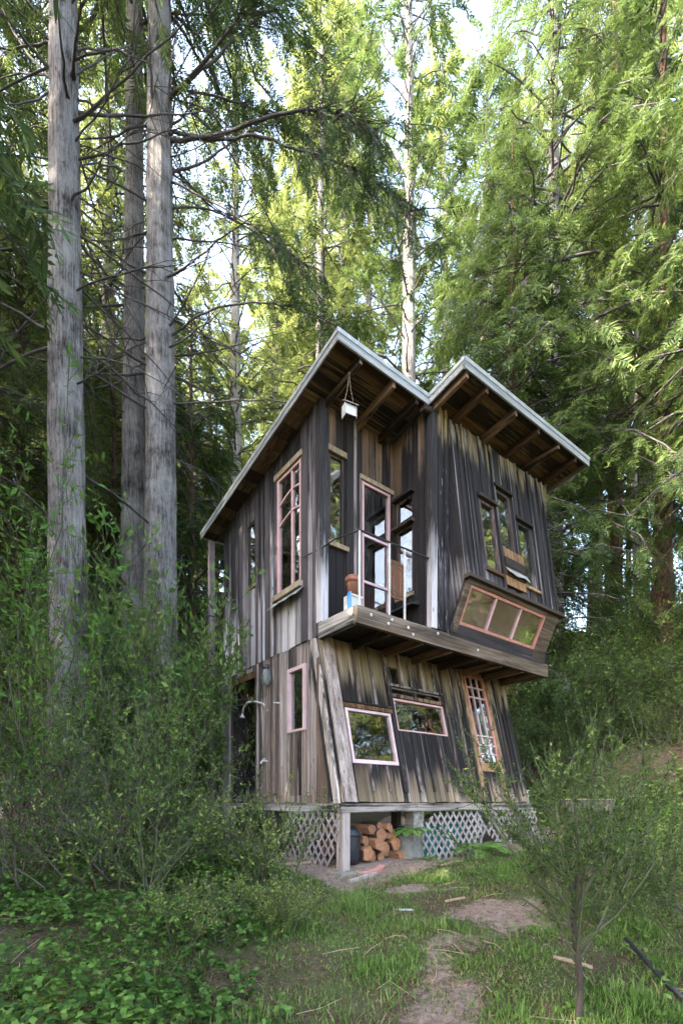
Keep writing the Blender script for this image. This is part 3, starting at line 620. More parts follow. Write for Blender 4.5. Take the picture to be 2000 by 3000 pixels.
# roof -----------------------------------------------------------------------
roof = MB()
def slab(s0, s1, t0, t1, d0, d1):
    return MB().hexa([(s0, t0, TOPZ(s0, t0) - d1), (s1, t0, TOPZ(s1, t0) - d1), (s1, t1, TOPZ(s1, t1) - d1), (s0, t1, TOPZ(s0, t1) - d1)], [(s0, t0, TOPZ(s0, t0) - d0), (s1, t0, TOPZ(s1, t0) - d0), (s1, t1, TOPZ(s1, t1) - d0), (s0, t1, TOPZ(s0, t1) - d0)])
def addq(m, q):
    k = len(m.v); m.v += q.v; m.f += [tuple(i + k for i in f) for f in q.f]
addq(roof, slab(-.33, 1.41, -.36, 4.32, 0, .05)); addq(roof, slab(1.4105, 5.02, -1.045, 4.32, 0, .05))
roof = roof.build('roof', M['roofing'], CABIN)
for t0 in np.arange(-1.04, -.40, .135): slab(1.45, 5.0, t0 + .003, t0 + .132, .052, .07).build('soffit_board', M['wood_soffit'], roof)
for t0 in np.arange(-.355, .50, .135): slab(-.30, 1.40, t0 + .003, t0 + .132, .052, .07).build('soffit_board', M['wood_soffit'], roof)
for t0 in np.arange(.59, 4.2, .27): slab(-.31, -.03, t0 + .003, t0 + .266, .052, .07).build('soffit_board', M['wood_rafter'], roof)
for s in (.07, .70, 1.18): slab(s - .03, s + .03, -.345, .50, .073, .20).build('rafter', M['wood_rafter'], roof)
for s in (1.50, 1.97, 2.72, 3.38, 4.02, 4.62): slab(s - .03, s + .03, -1.03, -.39, .073, .20).build('rafter', M['wood_rafter'], roof)
def fascia(s0, s1, t0, t1, mat, h=.135): slab(s0, s1, t0, t1, -.012, h).build('fascia_board', mat, roof)
fascia(-.352, 1.4085, -.385, -.361, M['wood_fascia']); fascia(1.412, 5.045, -1.072, -1.047, M['wood_fascia'])
fascia(1.388, 1.411, -1.046, -.386, M['wood_fascia']); fascia(-.353, -.331, -.360, 4.34, M['wood_fascia_side'], .12)
fascia(5.021, 5.045, -1.046, 4.34, M['wood_fascia_side'], .135); fascia(-.33, 5.02, 4.321, 4.34, M['wood_fascia_side'], .1)
def drip(s0, s1, t0, t1, d0=-.026, d1=.035): slab(s0, s1, t0, t1, d0, d1).build('drip_edge', M['zinc'], roof)
drip(-.362, 1.409, -.394, -.3865); drip(1.400, 5.055, -1.081, -1.0735); drip(1.379, 1.3865, -1.06, -.396); drip(-.362, -.3545, -.385, 4.345)
slab(1.30, 1.46, -.40, -.30, .17, .24).build('roof_block', M['wood_soffit'], roof)
tag(CABIN, 'two-storey hand-built cabin of weathered planks with pink window frames and stepped shed roof', 'cabin')

# ------------------------------------------------------------------ things on and under the cabin
def cab(s, t, z): return CABIN.matrix_basis @ Vector((s, t, z))
CROT = CABIN.rotation_euler.z
bpy.context.view_layer.update()
def cthing(name, s, t, z, label, cat, group=None, rz=0.0):
    e = empty(name, cab(s, t, z), CROT + rz); return tag(e, label, cat, group)
# balcony railing
r = cthing('balcony_railing', 0, 0, 2.685, 'white metal balcony railing with thin dark top rail', 'railing')
for x, h in ((.05, 1.05), (.61, 1.05), (.92, 1.06)): MB().box(x - .012, x + .012, -.352, -.328, 0, h).build('baluster', M['white_metal'], r)
MB().tube([(.02, -.34, 1.06), (.8, -.34, 1.072), (1.47, -.34, 1.09)], .016, 8).build('top_rail', M['dark_metal'], r)
MB().tube([(.05, -.33, 1.06), (-.03, .1, 1.10), (-.035, .5, 1.10), (-.06, .86, 1.14)], .011, 6).build('side_rail', M['dark_metal'], r)
b = cthing('wooden_chair_back', .81, -.29, 3.0, 'brown rounded wooden panel leaning behind the balcony railing', 'wooden panel')
m = MB(); pr = []
for i in range(24):
    a = 2 * math.pi * i / 24; c, s_ = math.cos(a), math.sin(a)
    pr.append((.17 * math.copysign(abs(c) ** .35, c), .28 * math.copysign(abs(s_) ** .35, s_)))
m.v = [(x, 0, .28 + z) for x, z in pr] + [(x, .025, .28 + z) for x, z in pr]
m.f = [tuple(range(24)), tuple(reversed(range(24, 48)))] + [(i, 24 + i, 24 + (i + 1) % 24, (i + 1) % 24) for i in range(24)]
m.build('panel', wood('wood_panel', [(.10, .045, .025), (.22, .11, .065), (.33, .18, .11), (.42, .25, .17)], .1, axis=2), b)
for k, sc_ in enumerate((.82, .62)):
    ring = MB(); pts = [(x * sc_, -.004, .28 + z * sc_) for x, z in pr]; ring.tube(pts + [pts[0]], .006, 5, False); ring.build('moulding', M['wood_rafter'], b)
p = cthing('plant_pot', .245, .05, 3.03, 'terracotta pot standing on the blue pedestal on the balcony', 'pot')
MB().lathe([(.085, 0), (.115, .16), (.115, .17), (.132, .172), (.134, .225), (.11, .228), (.10, .15)]).build('pot_body', M['terracotta'], p, True)
MB().lathe([(.13, .2255), (.126, .245), (.09, .27), (.03, .285)]).build('saucer_lid', M['terracotta'], p, True)
p.scale = (.85, .85, 1)
p = cthing('pedestal', .245, .05, 2.668, 'blue and grey wooden pedestal carrying the terracotta pot', 'pedestal')
MB().box(-.10, .10, -.085, .085, 0, .33).build('pedestal_body', M['white_box'], p); MB().box(-.118, -.101, -.095, -.02, 0, .358).build('pedestal_side', M['blue_paint'], p); MB().box(-.1, .12, -.1, -.086, .30, .33).build('pedestal_rim', M['white_metal'], p)
# hanging bird feeder
h = cthing('bird_feeder', -.02, -.2, 5.33, 'small white hanging bird feeder house under the balcony eave', 'bird feeder', rz=R(-12))
MB().box(-.10, .10, -.07, .07, .0, .02).build('tray', M['wood_dark'], h)
MB().box(-.085, .085, -.062, -.052, .021, .19).build('side_panel', M['white_box'], h); MB().box(-.085, .085, .052, .062, .021, .19).build('side_panel', M['white_box'], h)
for sx in (-1, 1): MB().hexa([(sx * .098 - .006, -.068, .0), (sx * .098 + .006, -.068, 0), (sx * .098 + .006, .068, 0), (sx * .098 - .006, .068, 0)], [(sx * .098 - .006, -.07, .2), (sx * .098 + .006, -.07, .2), (sx * .098 + .006, .07, .2), (sx * .098 - .006, .07, .2)]).build('end_panel', M['white_metal'], h)
for sy in (-1, 1): MB().hexa([(-.125, sy * .1, .185), (.125, sy * .1, .185), (.125, 0, .255), (-.125, 0, .255)], [(-.125, sy * .1, .197), (.125, sy * .1, .197), (.125, 0, .267), (-.125, 0, .267)]).build('roof_board', M['wood_dark'] if sy > 0 else M['lattice'], h)
for sx in (-.08, .08): MB().tube([(sx, 0, .26), (sx * .35, 0, .5), (0, 0, .76)], .004, 5).build('cord', M['rope'], h)
h.scale = (.85, .85, .85)
# rain pipe at the far eave
d = cthing('downspout', -.16, 4.24, 2.2, 'tall brown rain pipe hanging from the left eave', 'downspout')
MB().box(-.055, .055, -.045, .045, .32, 3.24).build('pipe', M['brown_pipe'], d)
MB().hexa([(-.055, -.045, -.0), (.055, -.045, -.0), (.055, .045, -.0), (-.055, .045, .0)], [(-.055, -.045, .319), (.055, -.045, .319), (.055, .045, .319), (-.055, .045, .319)]).build('elbow', M['dark_metal'], d)
MB().box(-.05, .05, -.04, .04, -2.6, -.001).build('lower_pipe', M['brown_pipe'], d); MB().box(-.062, .062, -.05, .05, 1.65, 1.68).build('strap', M['dark_metal'], d)
# wall lantern, shower arm
l = cthing('wall_lantern', -.02, 1.98, 2.02, 'round glass jar lantern fixed high on the lower left wall', 'lantern')
m_, t_ = newmat('jar_glass'); g_ = nd(t_, 'ShaderNodeBsdfPrincipled', {'Base Color': (.22, .26, .25, 1), 'Roughness': .06, 'Alpha': .42}); out(t_, g_.outputs[0])
MB().lathe([(.03, 0), (.075, .03), (.09, .11), (.085, .2), (.05, .26), (.045, .285)], (-.10, 0, 0), 16).build('jar', m_, l, True)
MB().lathe([(.055, .28), (.06, .31), (.03, .335)], (-.10, 0, 0), 14).build('cap', M['dark_metal'], l, True); MB().tube([(-.10, 0, .33), (-.09, 0, .36), (.0, 0, .35)], .012, 6).build('bracket', M['dark_metal'], l)
a_ = cthing('shower_arm', -.02, 2.09, 1.60, 'curved white pipe arm with shower head on the left wall', 'shower arm')
MB().tube([(0, 0, 0), (-.03, .12, .14), (-.05, .42, .23), (-.06, .66, .25), (-.07, .80, .18), (-.07, .86, .07)], .018, 8).build('arm', M['white_metal'], a_, True)
MB().lathe([(.015, .07), (.02, .04), (.05, .0), (.05, -.015)], (-.07, .86, 0), 12).build('shower_head', M['white_metal'], a_, True)
f_ = cthing('faucet', -.03, 2.1, .72, 'small white tap low on the left wall behind leaves', 'faucet')
MB().tube([(0, 0, 0), (-.10, 0, 0), (-.13, 0, -.05)], .018, 7).build('spout', M['white_metal'], f_); MB().lathe([(.03, 0), (.03, .015)], (-.06, 0, .025), 8).build('handle', M['white_metal'], f_)
k_ = cthing('coat_hook', -.02, 1.62, 1.63, 'thin metal hook sticking out beside the pale pink window', 'hook')
MB().tube([(0, 0, .03), (-.06, .05, .04), (-.09, .12, .05)], .011, 6).build('hook_rod', M['white_metal'], k_)
# lattice panels
def lattice(O, A, B, wd, ht, label, step=.128, sw=.040, clip=None, name='lattice_panel', flip=1):
    e = empty(name, O, 0); tag(e, label, 'lattice', 'lattice panels under the cabin')
    A = Vector(A).normalized(); B = Vector(B).normalized(); N = A.cross(B)
    poly = clip or [(0, 0), (wd, 0), (wd, ht), (0, ht)]
    for lay, sg in ((0, 1), (1, -1)):
        dv = (math.cos(R(52)), sg * math.sin(R(52))); nv = (-dv[1], dv[0])
        cs = [p[0] * nv[0] + p[1] * nv[1] for p in poly]; c = min(cs) + .03
        while c < max(cs):
            hits = []
            for (x0, y0), (x1, y1) in zip(poly, poly[1:] + poly[:1]):
                d0 = x0 * nv[0] + y0 * nv[1] - c; d1 = x1 * nv[0] + y1 * nv[1] - c
                if d0 * d1 < 0:
                    u = d0 / (d0 - d1); x, y = x0 + u * (x1 - x0), y0 + u * (y1 - y0); hits.append(x * dv[0] + y * dv[1])
            if len(hits) >= 2:
                h0, h1 = min(hits), max(hits); h0 -= rng.uniform(-.01, .03); h1 += rng.uniform(-.03, .01)
                if h1 - h0 > .06:
                    n0 = lay * .010 * flip + .001 * flip; n1 = n0 + .009 * flip
                    def P(al, ac, n): return A * (dv[0] * al + nv[0] * ac) + B * (dv[1] * al + nv[1] * ac) + N * n
                    w2 = sw / 2
                    MB().hexa([P(h0, c - w2, n0), P(h1, c - w2, n0), P(h1, c + w2, n0), P(h0, c + w2, n0)], [P(h0, c - w2, n1), P(h1, c - w2, n1), P(h1, c + w2, n1), P(h0, c + w2, n1)]).build('slat', M['lattice'], e)
            c += step * rng.uniform(.94, 1.06)
    return e
cu = Vector((CA, SA, 0)); cv = Vector((-SA, CA, 0))
lattice(cab(-.035, 1.62, -1.03), (-cv) + Vector((0, 0, .0)), (Z_ + cu * .03), 1.55, .9, 'torn grey lattice panel left of the pale corner post', clip=[(.2, .06), (.6, -.04), (1.1, -.06), (1.40, .15), (1.57, .45), (1.57, .88), (.28, .88), (.02, .45)])
lattice(cab(1.60, -.03, -.97), cu, Z_ - cv * -.05, 1.75, .8, 'grey lattice panel with teal behind it in front of the fern', clip=[(.12, .0), (1.35, .02), (1.78, .50), (1.55, .80), (.42, .80), (.0, .55)])
lattice(cab(3.30, -.03, -.95), cu, Z_ - cv * -.05, 1.75, .82, 'grey lattice panel nearest the right end of the cabin', clip=[(.05, .40), (.55, .05), (1.15, .0), (1.80, .2), (1.70, .83), (.22, .83)])
# under the floor: firewood, stone, bins
def gzc(s, t):
    p = cab(s, t, 0); return gz(p.x, p.y) - EYE
def logpiece(s, z, t0, prof, L, ang, label, tilt=0.0):
    n = len(prof); m = MB()
    m.v = [(x, 0, y) for x, y in prof] + [(x * 1.03, L, y * 1.03) for x, y in prof]
    m.f = [tuple(range(n)), tuple(reversed(range(n, 2 * n)))] + [(i, n + i, n + (i + 1) % n, (i + 1) % n) for i in range(n)]
    me = pymesh('firewood_log', m.v, m.f); me.materials.append(M['log_end']); me.materials.append(M['log_bark'])
    for k, pl in enumerate(me.polygons):
        if k >= 2: pl.material_index = 1 if (k % 3 == 0 or n > 7) else 0
    o = link('firewood_log', me); o.location = cab(s, t0, z); o.rotation_euler = (tilt, ang, CROT + rng.uniform(-.25, .25))
    tag(o, label, 'firewood', 'firewood stacked under the cabin'); return o
def wedge(r): return [(-r, -.3 * r), (0, -.75 * r), (r, -.2 * r), (.75 * r, .45 * r), (.2 * r, .75 * r), (-.6 * r, .5 * r)]
def rnd(r): return [(r * (1 + .08 * math.sin(3 * i)) * math.cos(2 * math.pi * i / 11), r * (1 + .08 * math.cos(2 * i)) * math.sin(2 * math.pi * i / 11)) for i in range(11)]
gl = gzc(.8, .25)
LG = [(.76, -.43, 'w', .11, .5, 'upright split log at the top left of the firewood heap'), (.90, -.52, 'r', .105, .2, 'rounded log end right below the top log of the heap'), (1.12, -.51, 'w', .12, -.2, 'split log at the upper right of the firewood heap'),
      (.62, -.60, 'w', .10, 1.2, 'split log at the left edge of the firewood heap'), (.79, -.66, 'w', .125, .9, 'large split log in the middle of the firewood heap'), (.98, -.73, 'r', .10, .4, 'rounded split log low in the middle of the heap'),
      (1.14, -.66, 'w', .115, 1.7, 'split log at the right edge of the heap'), (.70, -.83, 'w', .13, .7, 'broad split log at the bottom left of the heap'), (1.10, -.80, 'w', .11, .1, 'split log at the bottom right of the heap'),
      (.88, -.37, 'r', .055, 0, 'small round log end on top of the firewood heap'), (.90, -.86, 'r', .07, .3, 'small log end on the ground before the heap'), (.48, -.50, 'w', .12, .3, 'dark orange log above the black bin'),
      (1.24, -.88, 'w', .10, .6, 'split log lowest at the right, against the stone'), (.55, -.78, 'w', .12, 2.1, 'split log showing between bin and heap'), (1.02, -.40, 'w', .085, 1.1, 'thin split log lying on the upper right of the heap'), (1.26, -.62, 'r', .075, .2, 'small round log beside the stone')]
for s, z, k, r_, an, lb in LG: logpiece(s, max(z, gl + r_ * .6), .12 + rng.uniform(-.09, .11), wedge(r_) if k == 'w' else rnd(r_), .42, an, lb)
for k in range(16):   # deeper rows behind, seen between the front logs
    s = .35 + (k % 6) * .17; z = gl + .11 + (k // 6) * .17
    logpiece(s, z, .62, wedge(.095), .4, rng.uniform(0, 3), 'log in the dark back row of the firewood heap')
bn = cthing('bin', .31, .22, gl - .02, 'dark blue black round bin between corner post and firewood', 'bin')
MB().lathe([(.14, 0), (.165, .1), (.18, .42), (.17, .48), (.10, .55), (.03, .57)], n=22).build('bin_body', M['black_plastic'], bn, True)
MB().lathe([(.184, .41), (.19, .44), (.176, .46)], n=22).build('rim', M['black_plastic'], bn, True)
st = bmesh.new(); bmesh.ops.create_cube(st, size=1)
for v, c in zip(st.verts, ((-.20, -.14, 0), (-.17, -.12, .26), (-.22, .16, 0), (-.14, .14, .40), (.12, -.16, .02), (.23, -.10, .42), (.2, .16, 0), (.22, .15, .40))): v.co = c
bmesh.ops.bevel(st, geom=st.edges[:], offset=.025, segments=2, affect='EDGES')
sm = bpy.data.meshes.new('stone_block'); st.to_mesh(sm); o = link('stone_block', sm, M['stone']); o.location = cab(1.46, .10, gzc(1.46, .1) - .03); o.rotation_euler = (0, .1, CROT + .2)
tag(o, 'grey angular stone block beside the firewood and the post', 'stone')
for s in (2.15, 2.75):
    q = cthing('storage_tub', s, .5, gzc(s, .5), 'teal plastic tub behind the lattice, %s the fern' % ('left of' if s < 2.5 else 'right behind'), 'tub')
    MB().hexa([(-.24, -.18, 0), (.24, -.18, 0), (.24, .18, 0), (-.24, .18, 0)], [(-.28, -.22, .5), (.28, -.22, .5), (.28, .22, .5), (-.28, .22, .5)]).build('tub_body', M['teal'], q); MB().box(-.30, .30, -.24, .24, .501, .54).build('lid', M['teal'], q)
def lying(name, s, t, L, wd, th, rz, mat, label, cat, dz=.0, world=None, bend=0.0):
    p = cab(s, t, 0) if world is None else Vector((*world, 0))
    m = MB(); n = 6; rz_ = (CROT if world is None else 0) + rz
    prev = []
    for k in range(n + 1):
        u = k / n - .5; x = u * L; y = bend * (4 * u * u - 1); ww = wd * (1 - .25 * abs(u) + .06 * math.sin(k * 2.1))
        wx = p.x + x * math.cos(rz_) - y * math.sin(rz_); wy = p.y + x * math.sin(rz_) + y * math.cos(rz_)
        prev.append((x, y, gz(wx, wy), ww))
    for (x0, y0, z0, w0), (x1, y1, z1, w1) in zip(prev[:-1], prev[1:]):
        m.hexa([(x0, y0 - w0 / 2, z0 - .01), (x1, y1 - w1 / 2, z1 - .01), (x1, y1 + w1 / 2, z1 - .01), (x0, y0 + w0 / 2, z0 - .01)], [(x0, y0 - w0 / 2, z0 + th), (x1, y1 - w1 / 2, z1 + th), (x1, y1 + w1 / 2, z1 + th), (x0, y0 + w0 / 2, z0 + th)])
    o = m.build(name, mat); o.location = (p.x, p.y, dz); o.rotation_euler = (0, 0, rz_)
    return tag(o, label, cat)
lying('loose_board', .42, -.17, .55, .13, .03, .22, M['pink_board'], 'pink curved board lying before the firewood heap', 'board', bend=.06)
lying('loose_board', -.45, .9, .9, .05, .025, -.5, M['dry_wood'], 'thin brown strip of wood below the torn lattice', 'wood strip')
lying('loose_board', .12, -.33, .5, .07, .03, .05, M['lattice'], 'short grey board at the foot of the corner post', 'board')
lying('loose_board', 1.5, -.75, .45, .035, .02, -.1, M['dry_wood'], 'short brown stick on bare earth before the post', 'stick')
lying('loose_board', 0, 0, .2, .022, .018, .1, M['white_box'], 'little white chip of wood on the grass', 'wood chip', world=(.72, 5.6))
lying('loose_board', 0, 0, .30, .05, .02, -.55, M['dry_wood'], 'flat pale stick lying in the grass by the sapling', 'stick', world=(1.95, 4.15))
lying('loose_board', 0, 0, .26, .03, .02, .3, M['dry_wood'], 'small brown stick beside the dirt patch', 'stick', world=(1.35, 5.85))
# right end: white box, retaining plank, pipes
bx = cthing('utility_box', 4.93, .25, -.02, 'small white utility box at the right end of the cabin', 'utility box')
MB().box(-.12, .12, -.07, .07, -.05, .24).build('box_body', M['white_box'], bx); MB().box(-.13, .13, -.08, .08, .241, .262).build('box_lid', M['white_box'], bx); MB().tube([(0, 0, -.05), (0, 0, -.95)], .02, 6).build('conduit', M['white_metal'], bx)
rp = empty('retaining_plank', (5.05, 9.9, EYE + .02), R(14)); tag(rp, 'weathered retaining plank on the slope right of the cabin', 'retaining plank')
MB().box(-.75, .5, -.03, .03, -.2, .02).build('plank', M['wood_beam_side'], rp); MB().box(-.76, .51, -.05, .045, .021, .04).build('cap_board', M['dry_wood'], rp)
for x in (-.6, .1, .45): MB().box(x - .035, x + .035, .031, .09, -.6, .01).build('stake', M['wood_dark'], rp)
def gpipe(name, pts, r, mat, label, cat, n=8):
    P = [Vector((x, y, gz(x, y) + r * 1.1 + dz)) for x, y, dz in pts]
    m = MB().tube([p - P[0] for p in P], r, n); o = m.build(name, mat, None, True); o.location = P[0]; return tag(o, label, cat)
q0 = cab(3.75, -.12, 0); q1 = cab(4.0, -.45, 0); q2 = cab(4.5, -.8, 0)
gpipe('black_hose', [(q0.x, q0.y, .42), (cab(3.85, -.2, 0).x, cab(3.85, -.2, 0).y, .2), (q1.x, q1.y, .02), (q2.x, q2.y, 0), (cab(5.0, -.9, 0).x, cab(5.0, -.9, 0).y, 0)], .028, M['black_plastic'], 'black hose leaning on the right lattice and running over earth', 'hose')
gpipe('drain_pipe', [(2.52, 3.62, .0), (2.55, 3.9, .02), (2.58, 4.2, .05), (2.60, 4.5, .08)], .021, M['black_plastic'], 'dark pipe lying in the weeds at the right edge', 'pipe')
# ------------------------------------------------------------------ vegetation generators
nr = np.random.default_rng(5)
def frond_template(r, L=.62, npair=12, tw=.22, w=.025):
    """flat feathery conifer spray along +x, drooping"""
    P, D, Sd, Ln, Wd = [], [], [], [], []
    def pos(x): return np.array([x, 0, -.32 * x * x / L])
    for k in range(npair):
        x = L * (.08 + .9 * k / npair)
        ln = tw * (1 - .75 * (k / npair) ** 1.5) * r.uniform(.75, 1.15)
        for sg in (-1, 1):
            an = np.radians(r.uniform(42, 62)); d = np.array([np.cos(an), sg * np.sin(an), r.uniform(-.35, .05)])
            P.append(pos(x + r.uniform(-.02, .02))); D.append(d / np.linalg.norm(d)); Ln.append(ln); Wd.append(w * r.uniform(.7, 1.2))
    for k in range(3):
        P.append(pos(L * (.3 * k + .05))); d = pos(L * (.3 * k + .45)) - P[-1]; D.append(d / np.linalg.norm(d)); Ln.append(L * .38); Wd.append(w)
    P = np.array(P); D = np.array(D); Z = np.array([0, 0, 1.]) + r.normal(0, .25, P.shape)
    return P, D, unit(np.cross(Z, D)), np.array(Ln), np.array(Wd)
def place_fronds(T, org, X, Zv, sc):
    """instance a frond template T at org (m,3) with axis X, up Zv"""
    P, D, Sd, Ln, Wd = T; m = len(org)
    X = unit(X); Yv = unit(np.cross(Zv, X)); Zv = np.cross(X, Yv)
    B = np.stack([X, Yv, Zv], 1)
    sc = np.asarray(sc)[:, None, None]
    Pw = org[:, None, :] + sc * np.einsum('lk,mkj->mlj', P, B)
    Dw = np.einsum('lk,mkj->mlj', D, B); Sw = np.einsum('lk,mkj->mlj', Sd, B)
    L = (sc[:, :, 0] * Ln[None, :]).ravel(); Wd_ = (sc[:, :, 0] * Wd[None, :]).ravel()
    return leaf_quads(Pw.reshape(-1, 3), Dw.reshape(-1, 3), Sw.reshape(-1, 3), L, Wd_)
def cat(parts):
    V = []; F = []; n = 0
    for v, f in parts:
        V.append(v); F.append(f + n); n += len(v)
    return np.concatenate(V), np.concatenate(F)
FT = [frond_template(np.random.default_rng(i)) for i in range(4)]
FTW = [frond_template(np.random.default_rng(20 + i), npair=8, w=.046) for i in range(4)]
def crown_data(seed, z0, z1, rmax, nl, fpm=7.0, up=.25, droop=.55, prof=None, fsc=1.0, T=FT, inner=.22):
    r = np.random.default_rng(seed)
    h = np.sort(r.uniform(0, 1, nl) ** .92); az = np.arange(nl) * 2.39996 + r.uniform(-.5, .5, nl)
    pf = prof or (lambda u: (1 - u) ** .75 * (.55 + .45 * np.minimum(1, u / .15)))
    L = rmax * pf(h) * r.uniform(.65, 1.12, nl) + .3
    k = 7; t = np.linspace(0, 1, k)
    z = z0 + h * (z1 - z0)
    upv = up * r.uniform(.3, 1.5, nl) + .5 * h; dr = droop * r.uniform(.6, 1.4, nl)
    out_ = np.stack([np.cos(az), np.sin(az), np.zeros(nl)], 1); side = np.stack([-np.sin(az), np.cos(az), np.zeros(nl)], 1)
    P = out_[:, None, :] * (L[:, None] * t)[:, :, None]
    P[:, :, 2] = z[:, None] + L[:, None] * (upv[:, None] * t - dr[:, None] * t ** 2)
    wob = r.normal(0, .05, (nl, k)) * L[:, None] * t
    P += side[:, None, :] * wob[:, :, None]
    Rr = (.012 + .010 * L[:, None]) * (1 - .85 * t)
    bv, bf = tubes_np(P, Rr, 5)
    # fronds
    cnt = np.maximum(4, (L * fpm).astype(int)); li = np.repeat(np.arange(nl), cnt); n = len(li)
    u = inner + (1 - inner) * r.uniform(0, 1, n) ** .8
    x = u * (k - 1); i0 = np.minimum(x.astype(int), k - 2); fr = (x - i0)[:, None]
    org = P[li, i0] * (1 - fr) + P[li, i0 + 1] * fr
    tan = unit(P[li, i0 + 1] - P[li, i0])
    sg = r.choice([-1, 1], n)[:, None]; spread = r.uniform(.25, 1.5, n)[:, None]
    X = tan + side[li] * sg * spread + r.normal(0, .15, (n, 3)); X[:, 2] -= r.uniform(-.1, .75, n)
    Zv = np.array([0, 0, 1.]) + r.normal(0, .3, (n, 3))
    sc = fsc * r.uniform(.6, 1.25, n)
    # secondary offset: spread fronds sideways along unseen twigs
    off = unit(X) * (r.uniform(0, .9, n) * (.10 + .28 * L[li] * (1.05 - u)))[:, None]
    off[:, 2] -= np.linalg.norm(off, axis=1) ** 1.3 * .15
    tw = np.stack([org, org + off + unit(X) * .2 * sc[:, None]], 1)
    tv, tf = tubes_np(tw, np.stack([np.full(n, .010), np.full(n, .003)], 1), 3)
    org = org + off
    which = r.integers(0, len(T), n); parts = [place_fronds(T[q], org[which == q], X[which == q], Zv[which == q], sc[which == q]) for q in range(len(T))]
    return cat(parts), cat([(bv, bf), (tv, tf)])
def trunk_mesh(seed, H, r0, r1, lean=(0, 0), nseg=40, ns=28, flare=.35, ridge=.05, curve=(0, 0), z0=-.4):
    r = random.Random(seed); ph = [r.uniform(0, 6.28) for _ in range(8)]
    zz = np.concatenate([np.linspace(z0, 2.0, 10)[:-1], np.linspace(2.0, H, nseg)]); an = np.arange(ns) * 2 * np.pi / ns
    Zm, An = np.meshgrid(zz, an, indexing='ij'); u = np.clip(Zm / H, 0, 1)
    rad = r0 + (r1 - r0) * u ** .85; rad = rad * (1 + flare * np.exp(-np.maximum(Zm, 0) / .7))
    butt = 1 + .10 * np.exp(-np.maximum(Zm, 0) / 1.5) * np.cos(5 * An + ph[0]) + ridge * .6 * np.sin(3 * An + ph[1] + Zm * .35) + ridge * .5 * np.sin(9 * An + ph[2] + .6 * np.sin(Zm * 1.3)) + ridge * .35 * np.sin(17 * An + ph[3] + .8 * np.sin(Zm * 2.1 + ph[4])) + ridge * .4 * np.sin(Zm * 2.7 + 2 * An + ph[5]) + ridge * .32 * np.sin(29 * An + 1.5 * np.sin(Zm * 1.7 + ph[6]) + Zm * .8) * np.sin(Zm * 3.1 + 3 * An)
    rad = rad * butt
    cx = lean[0] * Zm + curve[0] * np.sin(Zm / H * 3.0); cy = lean[1] * Zm + curve[1] * np.sin(Zm / H * 3.0)
    V = np.stack([cx + rad * np.cos(An), cy + rad * np.sin(An), Zm], -1).reshape(-1, 3)
    m = len(zz); idx = np.arange(m * ns).reshape(m, ns); a = idx[:-1]; b = np.roll(a, -1, 1); d = idx[1:]; c = np.roll(d, -1, 1)
    return npmesh('trunk', V, np.stack([a, b, c, d], -1).reshape(-1, 4), True)

# crown variants (shared by copies)
def crown_pair(name, **kw):
    (lv, lf), (bv, bf) = crown_data(**kw)
    return npmesh(name, lv, lf), npmesh(name + '_branches', bv, bf, True)
CV = {
 'A': crown_pair('crown', seed=1, z0=2.5, z1=25.5, rmax=4.6, nl=170, fpm=8.0, fsc=1.1, up=.2, droop=.6),
 'B': crown_pair('crown', seed=2, z0=2, z1=27.5, rmax=3.8, nl=190, fpm=8.0, up=.3, droop=.75, fsc=1.1),
 'C': crown_pair('crown', seed=3, z0=1.0, z1=16.5, rmax=3.6, nl=150, fpm=8.5, up=.2, droop=.6),
 'D': crown_pair('crown', seed=4, z0=4, z1=27.5, rmax=4.8, nl=150, fpm=6.5, T=FTW, fsc=1.25, up=.25, droop=.65),
 'E': crown_pair('crown', seed=6, z0=7, z1=36.5, rmax=5.0, nl=160, fpm=6, T=FTW, fsc=1.4, up=.1, droop=.5),
}
CV['F'] = crown_pair('crown', seed=9, z0=9, z1=37, rmax=4.2, nl=120, fpm=4.4, T=FTW, fsc=1.2, up=.7, droop=.5, inner=.4)
TRK = {'F': trunk_mesh(8, 38, .46, .05, curve=(.1, .1)), 'A': trunk_mesh(1, 26, .34, .03, curve=(.2, .1)), 'B': trunk_mesh(2, 28, .32, .03, curve=(-.2, .15)), 'C': trunk_mesh(3, 17, .2, .02), 'D': trunk_mesh(4, 28, .36, .03, curve=(.15, -.2)), 'E': trunk_mesh(5, 37, .42, .04, curve=(.2, .2))}
def omat(name, me, mat, parent, kind=None):
    """copy sharing mesh data, material on the object's own slot"""
    if not me.materials: me.materials.append(M[mat])
    o = link(name, me, None, parent)
    if me.materials[0] != M[mat]:
        o.material_slots[0].link = 'OBJECT'; o.material_slots[0].material = M[mat]
    if kind: o['kind'] = kind
    return o
def tree(kind, x, y, label, group, scale=1.0, rz=None, leafm='redwood_leaf', barkm='bark_grey', name='conifer_tree', dz=0.0, sz=1.0):
    e = empty(name, (x, y, gz(x, y) + dz), rng.uniform(0, 6.28) if rz is None else rz); e.scale = (scale, scale, scale * sz)
    tag(e, label, 'tree', group)
    omat('trunk', TRK[kind], barkm, e)
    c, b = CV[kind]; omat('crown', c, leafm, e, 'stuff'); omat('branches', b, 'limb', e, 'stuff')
    return e
def px_tree(px, Y, *a, **k): return tree(a[0], (px - 1000) / FPX * Y, Y, *a[1:], **k)
